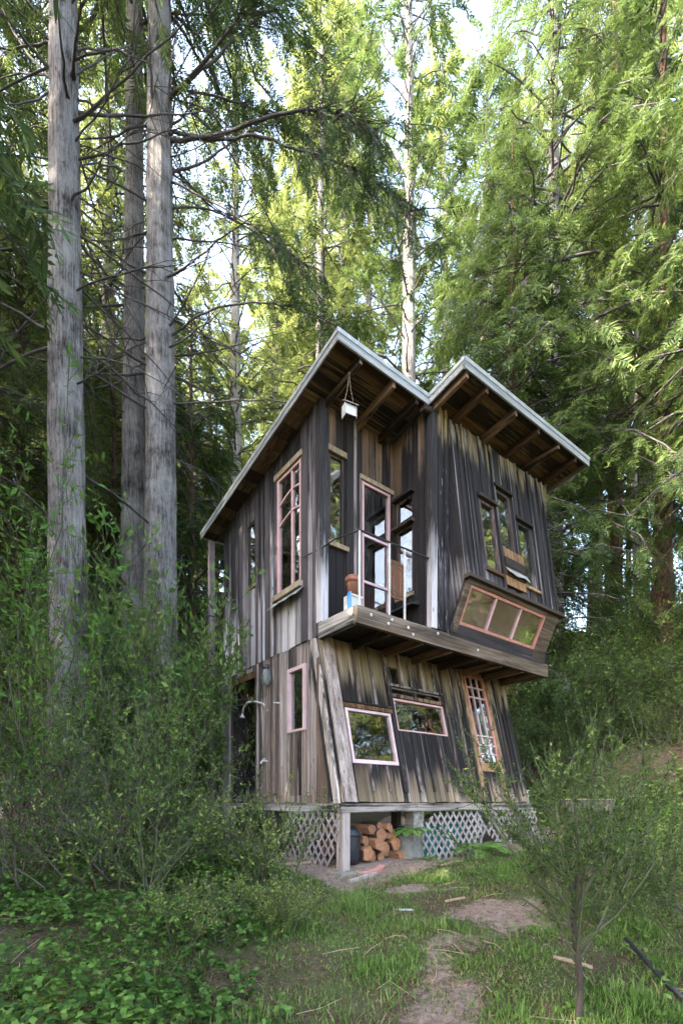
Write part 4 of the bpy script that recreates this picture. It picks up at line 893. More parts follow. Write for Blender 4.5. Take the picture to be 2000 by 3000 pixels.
# --- three big trunks on the left
def big_tree(px, Y, H, r0, r1, lean, seed, label, crown_z, limbs, rand_limbs, frond_limbs=(), bz=0.0):
    x = (px - 1000) / FPX * Y; base = Vector((x, Y, gz(x, Y)))
    e = empty('redwood_tree', base); tag(e, label, 'tree', 'tall trunks left of the cabin')
    link('trunk', trunk_mesh(seed, H, r0, r1, lean, nseg=170, ns=84, flare=.3, ridge=.05), M['bark_grey'], e)
    r = np.random.default_rng(seed)
    allp = []
    for pts, rad in limbs:
        P = np.array([tuple(at(a, b, d) - base) for a, b, d in pts])
        # smooth the polyline
        t = np.linspace(0, len(P) - 1, (len(P) - 1) * 5 + 1); i0 = np.minimum(t.astype(int), len(P) - 2); f = t - i0
        def g(i): return P[np.clip(i, 0, len(P) - 1)]
        f = f[:, None]; p0, p1, p2, p3 = g(i0 - 1), g(i0), g(i0 + 1), g(i0 + 2)
        Q = .5 * (2 * p1 + (p2 - p0) * f + (2 * p0 - 5 * p1 + 4 * p2 - p3) * f ** 2 + (3 * p1 - p0 - 3 * p2 + p3) * f ** 3)
        Q += r.normal(0, .012, Q.shape); rr = rad * .62 * np.linspace(1, .3, len(Q)); rr[0] *= 1.6
        v, f4 = tubes_np(Q[None], rr[None], 8); link('limb', npmesh('limb', v, f4, True), M['limb'], e); allp.append(Q)
    for k in range(rand_limbs[0]):
        z = r.uniform(rand_limbs[1], rand_limbs[2]); a = r.uniform(-.75, 3.9); L = r.uniform(1.2, 3.8)
        t = np.linspace(0, 1, 9); rt = r0 + (r1 - r0) * z / H
        P = np.stack([np.cos(a) * (rt * .4 + L * t), np.sin(a) * (rt * .4 + L * t), z + L * (r.uniform(-.45, .5) * t - r.uniform(-.3, .45) * t ** 2)], 1)
        P[:, 0] += lean[0] * z; P[:, 1] += lean[1] * z
        P += np.cumsum(r.normal(0, .03, P.shape), 0)
        rr = r.uniform(.014, .032) * np.linspace(1, .25, 9)
        v, f4 = tubes_np(P[None], rr[None], 6); link('limb', npmesh('limb', v, f4, True), M['limb'], e)
        # bare side twigs
        n = 8; i = r.integers(2, 9, n); d = unit(P[-1] - P[0]) * .5 + r.normal(0, .5, (n, 3)); l = r.uniform(.3, .9, n)[:, None]
        tw = np.stack([P[i], P[i] + d * l * .5, P[i] + d * l + np.array([0, 0, -.1])], 1)
        v, f4 = tubes_np(tw, np.tile([.008, .006, .003], (n, 1)), 4); link('twigs', npmesh('twigs', v, f4), M['limb'], e)['kind'] = 'stuff'
    # crown above the picture, plus sprays on the limbs in view
    (lv, lf), (bv, bf) = crown_data(seed + 50, crown_z[0], crown_z[1], crown_z[2], 110, fpm=5.5)
    parts = [(lv + np.array([lean[0] * crown_z[0], lean[1] * crown_z[0], 0]), lf)]
    bparts = [(bv + np.array([lean[0] * crown_z[0], lean[1] * crown_z[0], 0]), bf)]
    for k, u0, cnt, spread in frond_limbs:
        Q = allp[k]; n = cnt
        i = (r.uniform(u0, 1, n) ** .8 * (len(Q) - 1)).astype(int); d = unit(Q[np.minimum(i + 1, len(Q) - 1)] - Q[np.maximum(i - 1, 0)])
        X = d + r.normal(0, .55, (n, 3)); X[:, 2] -= r.uniform(0, .9, n)
        tl = r.uniform(.05, 1, n)[:, None] * spread; org = Q[i] + unit(X) * tl
        tv = tubes_np(np.stack([Q[i], Q[i] + unit(X) * tl * .5 + np.array([0, 0, .04]), org], 1), np.tile([.009, .006, .004], (n, 1)), 3); bparts.append(tv)
        for q in range(4):
            w_ = (np.arange(n) % 4) == q; parts.append(place_fronds(FT[q], org[w_], X[w_], np.array([0, 0, 1.]) + r.normal(0, .3, (w_.sum(), 3)), r.uniform(.45, .95, w_.sum())))
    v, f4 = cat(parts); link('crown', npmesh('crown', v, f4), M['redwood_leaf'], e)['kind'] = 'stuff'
    v, f4 = cat(bparts); link('branches', npmesh('branches', v, f4, True), M['limb'], e)['kind'] = 'stuff'
    return e
Y1, Y2, Y3 = 8.6, 12.2, 11.2
L1 = [([(178, 245, Y1), (80, 120, Y1 - .3), (0, 30, Y1 - .6)], .05), ([(178, 262, Y1), (70, 140, Y1 + .3), (5, 20, Y1 + .6)], .04), ([(178, 120, Y1), (60, 138, Y1), (-20, 140, Y1)], .04), ([(178, 222, Y1), (60, 215, Y1 + .4), (-20, 235, Y1 + .6)], .035),
      ([(178, 250, Y1), (90, 290, Y1 - .2), (0, 308, Y1 - .5)], .035), ([(196, 290, Y1 - .12), (186, 180, Y1 - .7), (170, -20, Y1 - 1.2)], .05), ([(214, 215, Y1 - .12), (222, 120, Y1 - .7), (240, -30, Y1 - 1.2)], .055), ([(178, 90, Y1), (110, 40, Y1 - .2), (60, -20, Y1 - .3)], .05),
      ([(215, 215, Y1), (300, 168, Y1 + .3), (370, 138, Y1 + .7), (440, 130, Y1 + 1)], .03), ([(215, 280, Y1), (310, 325, Y1 + .5), (360, 345, Y1 + 1)], .03), ([(215, 482, Y1), (320, 484, Y1 + .6), (360, 492, Y1 + 1.2)], .03), ([(215, 570, Y1), (300, 625, Y1 + .5), (350, 638, Y1 + 1)], .03),
      ([(215, 140, Y1), (330, 142, Y1 + .3), (420, 140, Y1 + .6)], .03), ([(178, 480, Y1), (80, 475, Y1 + .4), (0, 450, Y1 + .8)], .022), ([(178, 370, Y1), (80, 365, Y1), (0, 362, Y1)], .018), ([(178, 535, Y1), (90, 545, Y1), (45, 552, Y1)], .018)]
big_tree(205, Y1, 31, .345, .10, (-.0085, 0), 31, 'thick grey redwood trunk standing alone at the left edge', (16.5, 31, 4.3), L1, (40, 6.5, 15), [(0, .5, 12, .6), (2, .5, 10, .5)])
L3 = [([(484, 300, Y3), (600, 180, Y3 - .5), (700, 40, Y3 - .9), (760, -40, Y3 - 1.1)], .075), ([(484, 290, Y3), (620, 180, Y3), (720, 82, Y3 + .2), (800, 20, Y3 + .3), (860, -40, Y3 + .4)], .065),
      ([(484, 412, Y3), (640, 395, Y3 - .4), (760, 350, Y3 - .9), (900, 322, Y3 - 1.3), (1000, 333, Y3 - 1.7), (1100, 385, Y3 - 2)], .075), ([(484, 385, Y3), (650, 405, Y3 - .1), (740, 395, Y3 - .3), (850, 430, Y3 - .6), (1000, 478, Y3 - 1), (1130, 560, Y3 - 1.3), (1220, 650, Y3 - 1.6)], .06),
      ([(484, 508, Y3), (600, 470, Y3 + .2), (700, 398, Y3 + .3), (800, 355, Y3 + .5)], .05), ([(484, 520, Y3), (600, 580, Y3 - .3), (700, 640, Y3 - .6), (800, 700, Y3 - .9), (900, 780, Y3 - 1.2)], .042),
      ([(484, 255, Y3), (650, 285, Y3 + .4), (780, 332, Y3 + .8), (900, 400, Y3 + 1.2)], .045), ([(484, 995, Y3), (560, 940, Y3 - .2), (640, 900, Y3 - .4), (760, 885, Y3 - .6), (870, 905, Y3 - .8), (1000, 958, Y3 - 1)], .045),
      ([(484, 265, Y3), (640, 400, Y3 + .3), (740, 560, Y3 + .6), (800, 660, Y3 + .8), (860, 800, Y3 + 1)], .035), ([(484, 430, Y3), (560, 560, Y3 + .2), (600, 700, Y3 + .4), (640, 880, Y3 + .6)], .026), ([(484, 560, Y3), (555, 680, Y3 + .1), (575, 800, Y3 + .3)], .024),
      ([(484, 280, Y3), (620, 330, Y3), (700, 460, Y3 + .3), (760, 520, Y3 + .5), (830, 620, Y3 + .7)], .03), ([(500, 390, Y3 - .3), (495, 250, Y3 - .7), (520, 60, Y3 - 1)], .05), ([(445, 300, Y3 - .2), (440, 150, Y3 - .6), (430, -20, Y3 - .9)], .05)]
big_tree(470, Y3, 33, .405, .14, (-.001, 0), 33, 'grey redwood trunk with long bare limbs reaching over the cabin', (19, 33, 5.2), L3, (46, 8, 17), [(0, .45, 80, 1.3), (1, .4, 130, 1.5), (2, .5, 170, 1.4), (3, .45, 170, 1.2), (4, .5, 30, .8), (5, .5, 90, .9), (6, .4, 130, 1.4), (7, .55, 50, .6), (8, .6, 40, .8)])
L2 = [([(360, 250, Y2), (300, 210, Y2), (250, 230, Y2 - .2)], .03), ([(355, 500, Y2), (310, 560, Y2 - .3), (270, 600, Y2 - .5)], .03), ([(358, 630, Y2), (310, 600, Y2), (255, 570, Y2)], .025), ([(355, 660, Y2), (320, 680, Y2 - .3), (260, 685, Y2 - .6)], .03), ([(362, 120, Y2), (330, 60, Y2), (290, -20, Y2)], .04), ([(425, 400, Y2 - .2), (400, 250, Y2 - .5), (365, 100, Y2 - .8)], .04)]
big_tree(390, Y2, 31, .34, .11, (.0015, 0), 32, 'slimmer grey trunk close behind the tree with long limbs', (19.5, 31, 4.2), L2, (16, 9.5, 18))
# --- forest around the clearing
G_R = 'conifers on the hillside right of the cabin'; G_B = 'sunlit conifers behind the cabin'; G_L = 'conifers behind the big left trunks'; G_O = 'conifers around the clearing out of the picture'
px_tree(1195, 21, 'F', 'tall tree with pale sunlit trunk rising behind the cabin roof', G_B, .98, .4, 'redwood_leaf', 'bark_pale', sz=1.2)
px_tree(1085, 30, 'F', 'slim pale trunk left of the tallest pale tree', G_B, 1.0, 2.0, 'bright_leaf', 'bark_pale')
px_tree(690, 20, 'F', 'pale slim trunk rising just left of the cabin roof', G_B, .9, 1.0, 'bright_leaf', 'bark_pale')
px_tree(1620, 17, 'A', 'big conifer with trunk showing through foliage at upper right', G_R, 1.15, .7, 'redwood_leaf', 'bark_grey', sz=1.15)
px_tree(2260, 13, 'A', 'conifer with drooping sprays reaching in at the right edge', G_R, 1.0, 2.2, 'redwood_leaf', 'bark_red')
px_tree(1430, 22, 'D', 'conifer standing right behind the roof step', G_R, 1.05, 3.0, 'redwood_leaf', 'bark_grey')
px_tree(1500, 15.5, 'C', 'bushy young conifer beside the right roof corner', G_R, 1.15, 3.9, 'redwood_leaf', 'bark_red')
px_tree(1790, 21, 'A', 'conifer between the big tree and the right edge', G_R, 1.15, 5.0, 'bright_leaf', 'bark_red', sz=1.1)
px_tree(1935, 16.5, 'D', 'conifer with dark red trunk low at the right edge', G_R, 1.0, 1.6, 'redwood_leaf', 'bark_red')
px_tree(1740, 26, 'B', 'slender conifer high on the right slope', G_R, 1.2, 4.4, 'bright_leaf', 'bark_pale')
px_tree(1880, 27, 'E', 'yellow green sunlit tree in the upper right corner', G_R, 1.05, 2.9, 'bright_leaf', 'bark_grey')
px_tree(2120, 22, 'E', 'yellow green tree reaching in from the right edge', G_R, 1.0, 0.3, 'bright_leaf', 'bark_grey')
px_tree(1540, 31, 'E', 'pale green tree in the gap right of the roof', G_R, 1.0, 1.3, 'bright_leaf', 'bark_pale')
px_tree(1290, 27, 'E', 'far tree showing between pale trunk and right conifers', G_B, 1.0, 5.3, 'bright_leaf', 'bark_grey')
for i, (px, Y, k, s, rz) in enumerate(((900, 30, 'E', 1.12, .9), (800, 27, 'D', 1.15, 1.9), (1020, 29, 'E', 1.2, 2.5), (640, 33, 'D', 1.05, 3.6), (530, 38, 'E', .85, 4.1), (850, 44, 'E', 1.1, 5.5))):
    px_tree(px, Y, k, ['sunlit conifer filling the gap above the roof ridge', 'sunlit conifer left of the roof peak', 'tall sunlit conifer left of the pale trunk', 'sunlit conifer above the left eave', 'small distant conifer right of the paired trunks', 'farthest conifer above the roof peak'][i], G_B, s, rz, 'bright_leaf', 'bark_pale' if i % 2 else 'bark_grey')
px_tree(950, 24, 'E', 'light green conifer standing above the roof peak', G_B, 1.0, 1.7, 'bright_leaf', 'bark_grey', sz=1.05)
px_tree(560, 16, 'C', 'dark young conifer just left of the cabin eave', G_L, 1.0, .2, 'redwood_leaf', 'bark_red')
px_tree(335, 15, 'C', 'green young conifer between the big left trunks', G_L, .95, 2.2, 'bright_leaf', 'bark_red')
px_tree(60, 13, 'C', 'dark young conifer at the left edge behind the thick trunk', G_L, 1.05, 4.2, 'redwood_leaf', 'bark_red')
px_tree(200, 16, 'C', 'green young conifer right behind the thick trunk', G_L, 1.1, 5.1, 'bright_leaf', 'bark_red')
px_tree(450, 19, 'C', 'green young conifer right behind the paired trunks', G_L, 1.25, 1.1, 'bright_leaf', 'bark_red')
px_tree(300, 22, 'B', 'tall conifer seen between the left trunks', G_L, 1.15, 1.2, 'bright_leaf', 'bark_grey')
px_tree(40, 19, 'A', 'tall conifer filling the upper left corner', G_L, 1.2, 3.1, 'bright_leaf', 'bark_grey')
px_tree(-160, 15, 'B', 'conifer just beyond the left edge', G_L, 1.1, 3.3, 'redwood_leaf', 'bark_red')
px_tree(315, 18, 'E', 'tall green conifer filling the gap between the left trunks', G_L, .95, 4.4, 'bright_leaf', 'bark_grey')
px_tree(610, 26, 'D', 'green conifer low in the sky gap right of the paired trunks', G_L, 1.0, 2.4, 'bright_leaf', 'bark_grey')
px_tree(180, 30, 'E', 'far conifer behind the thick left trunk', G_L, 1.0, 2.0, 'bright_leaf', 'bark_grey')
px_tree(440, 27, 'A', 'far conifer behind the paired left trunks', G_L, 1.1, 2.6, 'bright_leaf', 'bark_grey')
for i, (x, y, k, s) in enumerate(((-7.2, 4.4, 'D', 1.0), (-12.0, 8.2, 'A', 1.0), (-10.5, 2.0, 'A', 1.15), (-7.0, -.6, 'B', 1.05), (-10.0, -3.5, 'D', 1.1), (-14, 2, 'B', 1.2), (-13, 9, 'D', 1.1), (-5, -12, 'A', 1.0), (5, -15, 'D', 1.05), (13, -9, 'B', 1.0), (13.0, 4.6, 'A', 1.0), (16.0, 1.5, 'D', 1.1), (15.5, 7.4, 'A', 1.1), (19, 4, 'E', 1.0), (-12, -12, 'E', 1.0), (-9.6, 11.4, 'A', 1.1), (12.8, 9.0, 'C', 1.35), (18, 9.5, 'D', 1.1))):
    tree(k, x, y, 'conifer standing outside the picture around the clearing', G_O, s, i * 1.3, 'redwood_leaf' if x < -4 else 'bright_leaf', 'bark_red')  # unseen trees, added to shade the cabin and fill its window reflections
# --- thin far trunks on the right slope
for i, (px, Y, r_, lb) in enumerate(((1742, 19, .12, 'thin pale stem on the right slope, leftmost of four'), (1838, 20, .14, 'thin brown stem on the right slope, left of the dark trunk'), (1872, 17.5, .13, 'thin pale stem beside the dark red trunk'), (1985, 18, .12, 'thin stem at the right edge behind dark trunk'))):
    x = (px - 1000) / FPX * Y; e = empty('bare_tree', (x, Y, gz(x, Y))); tag(e, lb, 'tree', 'thin stems on the right slope')
    link('trunk', trunk_mesh(70 + i, 13, r_, .04, curve=(.3 - .2 * i, .1), nseg=24, ns=12), M['bark_pale' if i % 2 == 0 else 'bark_red'], e)
    P = []
    for k in range(14):
        z = rng.uniform(4, 12.5); a_ = rng.uniform(0, 6.28); L = rng.uniform(.8, 2.2)
        P.append([(0, 0, z), (math.cos(a_) * L * .5, math.sin(a_) * L * .5, z + .2), (math.cos(a_) * L, math.sin(a_) * L, z + rng.uniform(-.5, .6))])
    v, f4 = tubes_np(np.array(P), np.tile([.03, .02, .008], (14, 1)), 5); link('branches', npmesh('branches', v, f4, True), M['limb'], e)['kind'] = 'stuff'

# ------------------------------------------------------------------ shrubs
def shrub_data(seed, h, w, nst, ntw, nlf, ll=.028, lw=.011, fan=.9, tw_len=.35, bare=.2, stem_r=.012, up=.6):
    r = np.random.default_rng(seed); k = 7; t = np.linspace(0, 1, k)
    az = r.uniform(0, 6.283, nst); sp = np.sqrt(r.uniform(0, 1, nst)) * w; hh = h * r.uniform(.65, 1.05, nst) * (1 - .25 * (sp / w) ** 2)
    P = np.zeros((nst, k, 3)); bo = r.normal(0, .22 * w, (nst, 2)); P[:, :, 0] = bo[:, :1] + (np.cos(az) * sp)[:, None] * t ** fan; P[:, :, 1] = bo[:, 1:] + (np.sin(az) * sp)[:, None] * t ** fan; P[:, :, 2] = hh[:, None] * t ** .9
    P += np.cumsum(r.normal(0, .028 * h, P.shape), 1) * t[None, :, None]
    sv = tubes_np(P, stem_r * (1 - .8 * t)[None, :] * r.uniform(.6, 1.3, nst)[:, None], 5)
    n = nst * ntw; li = np.repeat(np.arange(nst), ntw); u = bare + (1 - bare) * r.uniform(0, 1, n)
    x = u * (k - 1); i0 = np.minimum(x.astype(int), k - 2); f = (x - i0)[:, None]; o = P[li, i0] * (1 - f) + P[li, i0 + 1] * f
    tan = unit(P[li, i0 + 1] - P[li, i0]); d = unit(tan * .7 + r.normal(0, .55, (n, 3)) + np.array([0, 0, up * .5])); tl = tw_len * r.uniform(.4, 1.2, n)
    Q = np.stack([o, o + d * tl[:, None] * .5, o + d * tl[:, None] + np.array([0, 0, .06]) * tl[:, None]], 1) + 0
    Q[:, 1] += r.normal(0, .015, (n, 3))
    tv = tubes_np(Q, np.tile([.0042, .003, .0015], (n, 1)), 3)
    m = n * nlf; qi = np.repeat(np.arange(n), nlf); v = r.uniform(.1, 1.0, m)[:, None]
    lp = np.where(v < .5, Q[qi, 0] * (1 - 2 * v) + Q[qi, 1] * 2 * v, Q[qi, 1] * (2 - 2 * v) + Q[qi, 2] * (2 * v - 1))
    ld = unit(d[qi] * .6 + r.normal(0, .7, (m, 3))); ls = unit(np.cross(ld, r.normal(0, 1, (m, 3)) + np.array([0, 0, 1.2])))
    sc = r.uniform(.4, 1.35, m)
    lv = leaf_quads(lp, ld, ls, ll * sc, lw * sc, .06)
    return lv, cat([sv, tv])
def shrub_meshes(name, leafm, stemm, **kw):
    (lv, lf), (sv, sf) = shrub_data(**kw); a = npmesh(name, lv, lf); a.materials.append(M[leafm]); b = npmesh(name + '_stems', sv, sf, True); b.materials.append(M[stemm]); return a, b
SH = {'a': shrub_meshes('foliage', 'shrub_leaf', 'twig', seed=11, h=2.7, w=1.2, nst=19, ntw=22, nlf=12, ll=.058, lw=.020, tw_len=.45, bare=.3),
      'b': shrub_meshes('foliage', 'shrub_leaf', 'twig', seed=12, h=2.0, w=1.05, nst=18, ntw=20, nlf=11, ll=.05, lw=.018, tw_len=.4, bare=.3),
      'c': shrub_meshes('foliage', 'shrub_leaf', 'green_twig', seed=13, h=1.3, w=.8, nst=20, ntw=18, nlf=9, ll=.05, lw=.019),
      'd': shrub_meshes('foliage', 'bush_leaf', 'twig', seed=17, h=2.6, w=1.2, nst=17, ntw=20, nlf=11, ll=.062, lw=.026, tw_len=.45, bare=.3),
      'r': shrub_meshes('foliage', 'bush_leaf', 'twig', seed=14, h=2.4, w=1.7, nst=42, ntw=20, nlf=11, ll=.085, lw=.035, tw_len=.6),
      's': shrub_meshes('foliage', 'shoot_leaf', 'green_twig', seed=15, h=6.6, w=.8, nst=7, ntw=34, nlf=7, ll=.11, lw=.034, tw_len=.55, bare=.15, fan=1.4)}
def shrub(kind, x, y, label, group=None, sc=1.0, rz=0.0, sz=1.0, name='shrub', dz=0.0):
    e = empty(name, (x, y, gz(x, y) - .03 + dz), rz); e.scale = (sc, sc, sc * sz); tag(e, label, 'shrub', group)
    a, b = SH[kind]; link('foliage', a, None, e)['kind'] = 'stuff'; link('stems', b, None, e)['kind'] = 'stuff'; return e
G_S = 'shrubs left of the cabin'
for x, y, k, s, sz, lb in ((-3.9, 6.0, 'a', 1.0, 1.0, 'tall leafy shrub at the left edge before the thick trunk'), (-2.9, 6.0, 'd', .95, .9, 'dense shrub covering the foot of the thick trunk'), (-2.15, 6.7, 'a', .82, .78, 'dense shrub before the paired trunks'),
      (-1.5, 6.4, 'd', .68, .68, 'shrub before the left wall, left of the pale pink window'), (-3.3, 5.2, 'b', .9, .8, 'shrub at the left edge above the brown bank'), (-.95, 6.15, 'c', 1.0, .95, 'small shrub brushing the torn lattice'), (-2.2, 5.3, 'c', 1.1, .95, 'low shrub in the middle of the left thicket'),
      (-3.0, 7.6, 'd', 1.0, .9, 'tall shrub behind the thicket at the foot of the trunks'), (-4.7, 7.8, 'a', 1.2, 1.1, 'tall shrub left of the thick trunk'), (-3.6, 9.6, 'r', 1.3, 1.5, 'bush under the paired trunks'), (-2.6, 10.8, 'r', 1.2, 1.5, 'bush behind the rain pipe'), (-5.8, 10.6, 'r', 1.4, 1.7, 'bush deep behind the thick trunk'), (-4.6, 12.8, 'r', 1.5, 1.9, 'bush deep behind the paired trunks'), (-7.6, 12.2, 'r', 1.5, 1.8, 'bush deep behind the left edge'), (-.62, 4.85, 'c', .65, .75, 'low shrub at the edge of the lawn left of the path'), (-1.35, 4.5, 'c', .7, .75, 'low shrub in the lower left thicket')):
    shrub(k, x, y, lb, G_S, s, rng.uniform(0, 6.28), sz)
shrub('s', -3.75, 6.4, 'slender sapling with bright shoots before the thick trunk', 'slender saplings with bright shoots', 1.0, .5, 1.0, 'sapling')
shrub('s', -2.75, 7.4, 'slender sapling with bright shoots before the paired trunks', 'slender saplings with bright shoots', .8, 2.5, .95, 'sapling')
G_H = 'bushes on the slope right of the cabin'
HB = [(5.9, 12.9, 'c', 1.1), (7.0, 12.7, 'c', 1.3), (8.0, 11.9, 'c', 1.2), (5.6, 11.6, 'c', .8), (6.2, 14.2, 'r', 1.1), (7.6, 13.9, 'r', 1.1), (8.8, 13.0, 'r', 1.0), (5.0, 13.2, 'r', 1.0), (5.6, 15.5, 'r', 1.25), (7.0, 16.0, 'r', 1.2), (8.6, 16.0, 'r', 1.2), (10.2, 15.2, 'r', 1.1), (9.6, 18.0, 'r', 1.3), (11.6, 17.2, 'r', 1.2), (7.6, 18.5, 'r', 1.3), (4.6, 17.0, 'r', 1.4), (12.5, 19.5, 'r', 1.3)]
HL = ['low bush on the bare slope right of the cabin', 'low bush in the middle of the bare slope', 'low bush on the bare slope at the right edge', 'small bush behind the retaining plank', 'bush below the right roof corner', 'bush up the slope under the dark red trunk', 'bush at the right edge on the slope', 'bush close behind the right cabin wall', 'tall bush behind the canted bay window', 'tall bush in the middle of the slope', 'bush below the thin stems', 'bush by the dark red trunk foot', 'bush high on the slope between stems', 'bush high at the right edge', 'bush high behind the flared wall', 'bush behind the roof corner', 'highest bush at the right edge']
for (x, y, k, s), lb in zip(HB, HL): shrub(k, x, y, lb, G_H, s, rng.uniform(0, 6.28), rng.uniform(.85, 1.15))
# --- the sapling in the right foreground: a broom of thin ascending twigs
def broom(x, y, seed, H, zb, nst, spread, label, tr=.026, lean=.0, nlf=19, ntw=19):
    r = np.random.default_rng(seed); e = empty('broom_sapling', (x, y, gz(x, y) - .03)); tag(e, label, 'sapling', 'broom like saplings in the right foreground')
    t = np.linspace(0, 1, 8); tk = np.stack([lean * t + .015 * np.sin(t * 7), .01 * np.cos(t * 9), zb * 1.25 * t], 1)
    v, f4 = tubes_np(tk[None], (tr * (1 - .45 * t))[None], 9); link('trunk', npmesh('trunk', v, f4, True), M['sapling_bark'], e)
    az = r.uniform(0, 6.283, nst); k = 9; t = np.linspace(0, 1, k); st = r.uniform(.45, 1.2, nst) * zb; L = (H - st) * r.uniform(.65, 1.1, nst); el = r.uniform(.45, 1.35, nst) * spread
    P = np.zeros((nst, k, 3)); rad = np.sin(el)[:, None] * L[:, None] * t[None] ** .85
    P[:, :, 0] = lean * (st / zb / 1.25)[:, None] + np.cos(az)[:, None] * rad; P[:, :, 1] = np.sin(az)[:, None] * rad * .8; P[:, :, 2] = st[:, None] + np.cos(el)[:, None] * L[:, None] * t[None] ** 1.12
    P += np.cumsum(r.normal(0, .022, P.shape), 1) * t[None, :, None]
    b1 = tubes_np(P, (tr * .42 * (1 - .86 * t))[None, :] * r.uniform(.5, 1.1, nst)[:, None], 5)
    n = nst * ntw; li = np.repeat(np.arange(nst), ntw); u = r.uniform(.25, 1, n); xx = u * (k - 1); i0 = np.minimum(xx.astype(int), k - 2); f = (xx - i0)[:, None]; o = P[li, i0] * (1 - f) + P[li, i0 + 1] * f
    tan = unit(P[li, i0 + 1] - P[li, i0]); d = unit(tan + r.normal(0, .5, (n, 3)) + np.array([0, 0, .2])); tl = r.uniform(.06, .34, n)[:, None]
    Q = np.stack([o, o + d * tl * .5, o + d * tl + np.array([0, 0, .02])], 1); b2 = tubes_np(Q, np.tile([.0026, .002, .0011], (n, 1)), 3)
    m = n * nlf; qi = np.repeat(np.arange(n), nlf); vv = r.uniform(0, 1, m)[:, None]; lp = o[qi] + d[qi] * tl[qi] * vv
    ld = unit(d[qi] * .7 + r.normal(0, .65, (m, 3))); ls = unit(np.cross(ld, r.normal(0, 1, (m, 3)))); sc = r.uniform(.4, 1.3, m)
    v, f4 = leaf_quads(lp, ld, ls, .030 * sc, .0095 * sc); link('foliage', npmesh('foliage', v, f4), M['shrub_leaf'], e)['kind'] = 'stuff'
    v, f4 = cat([b1, b2]); link('branches', npmesh('branches', v, f4, True), M['green_twig'], e)['kind'] = 'stuff'; return e
broom(1.60, 3.32, 3, 2.05, .82, 38, .66, 'slim bushy sapling with dark stem in the right foreground', lean=-.02)
broom(2.75, 3.9, 4, 1.9, .5, 36, .8, 'leafy sapling at the right edge of the foreground', .018)
broom(2.6, 5.0, 7, 1.2, .3, 26, .8, 'fine twiggy bush behind the foreground sapling', .014)
broom(3.6, 5.6, 9, 1.6, .3, 34, .9, 'fine twiggy bush at the right edge behind the saplings', .016)
# --- ferns
def fern(x, y, nfr, L, seed, leafm, label, name='fern', dz=0.0, lift=.75, grp=None):
    r = np.random.default_rng(seed); e = empty(name, (x, y, gz(x, y) + dz)); tag(e, label, 'fern', grp)
    for k in range(nfr):
        a = 6.283 * k / nfr + r.uniform(-.3, .3); l = L * r.uniform(.7, 1.1); t = np.linspace(0, 1, 12)
        out2 = l * (t * .85); zz = l * (lift * t * r.uniform(.8, 1.2) - .75 * t ** 2 * r.uniform(.7, 1.1)) + .03
        Q = np.stack([np.cos(a) * out2, np.sin(a) * out2, zz], 1)
        sv = tubes_np(Q[None], (np.linspace(.006, .002, 12))[None], 4)
        n = 22; u = np.linspace(.16, 1, n); xx = u * 11; i0 = np.minimum(xx.astype(int), 10); f = (xx - i0)[:, None]; o = Q[i0] * (1 - f) + Q[i0 + 1] * f
        tan = unit(Q[i0 + 1] - Q[i0]); sd = np.array([-np.sin(a), np.cos(a), 0]); V = []
        ln = l * .30 * np.sin(np.pi * (u * .86 + .12)) + .015
        for sg in (-1, 1):
            d = unit(sd * sg + tan * .35 + np.array([0, 0, -.12]) + r.normal(0, .06, (n, 3))); V.append(leaf_quads(o, d, unit(np.cross(d, np.cross(tan, d)) + 0), ln, np.full(n, l * .045)))
        v, f4 = cat(V + [sv]); link('frond', npmesh('frond', v, f4), M[leafm], e)
    return e
p_ = cab(2.75, -.42, 0); fern(p_.x, p_.y, 11, .72, 1, 'fern_leaf', 'bright green fern in front of the lattice')
p_ = cab(1.38, .0, 0); fern(p_.x, p_.y, 9, .50, 2, 'fern_leaf', 'small green fern above the stone block', dz=.42, lift=.5)
p_ = cab(1.62, -.25, 0); fern(p_.x, p_.y, 6, .2, 3, 'fern_leaf', 'tiny fern at the foot of the dark post')
fern(-.95, 3.05, 9, .5, 4, 'dead_leaf', 'dry brown fern at the bottom edge', lift=.45); fern(-1.95, 3.3, 8, .45, 5, 'dead_leaf', 'dry brown fern in the lower left corner', lift=.45)
# ------------------------------------------------------------------ ground cover, grass, litter
def scatter(n, x0, x1, y0, y1, seed, keep):
    r = np.random.default_rng(seed); x = r.uniform(x0, x1, n); y = y0 + (y1 - y0) * r.uniform(0, 1, n) ** 1.35
    k = r.uniform(0, 1, n) < keep(x, y); return x[k], y[k], r
def vnoise(x, y, f, ph=0.0): return .5 + .25 * np.sin(f * x + 1.7 * np.sin(f * .63 * y + ph)) + .25 * np.sin(f * 1.31 * y + 1.3 * np.sin(f * .77 * x + 2 * ph))
def under(x, y):
    s, t_ = to_cabin(x, y); return (s > -.05) & (s < 4.8) & (t_ > -.05) & (t_ < 4)
def keep_grass(x, y):
    b = bare_mask(x, y); n = vnoise(x, y, 2.3) * .6 + vnoise(x, y, 6.1, 1.0) * .4
    k = np.clip((n - .28) * 2.4, 0.03, 1) * (1 - b) ** 1.4
    k = np.maximum(k, .10 * (n > .45)); k = np.clip(k * 1.2 + .22 * (1 - b), 0, 1); k *= np.where(x < -.55 - .1 * (y - 3), .4, 1.0); k *= sstep(19 - y, 0, 6) * ~under(x, y); return k
x, y, r = scatter(300000, -2.4, 7.0, 1.9, 13.5, 7, keep_grass)
n = len(x); base = np.stack([x, y, ground(x, y) - .005], 1); hgt = r.uniform(.025, .12, n) ** 1.0 * (.4 + 1.3 * vnoise(x, y, 3.1, 2.0) * vnoise(x, y, 7.3, .3) * 1.6) * np.where(bare_mask(x, y) > .25, .6, 1); a_ = r.uniform(0, 6.283, n); ln = r.uniform(.2, 1.3, n)
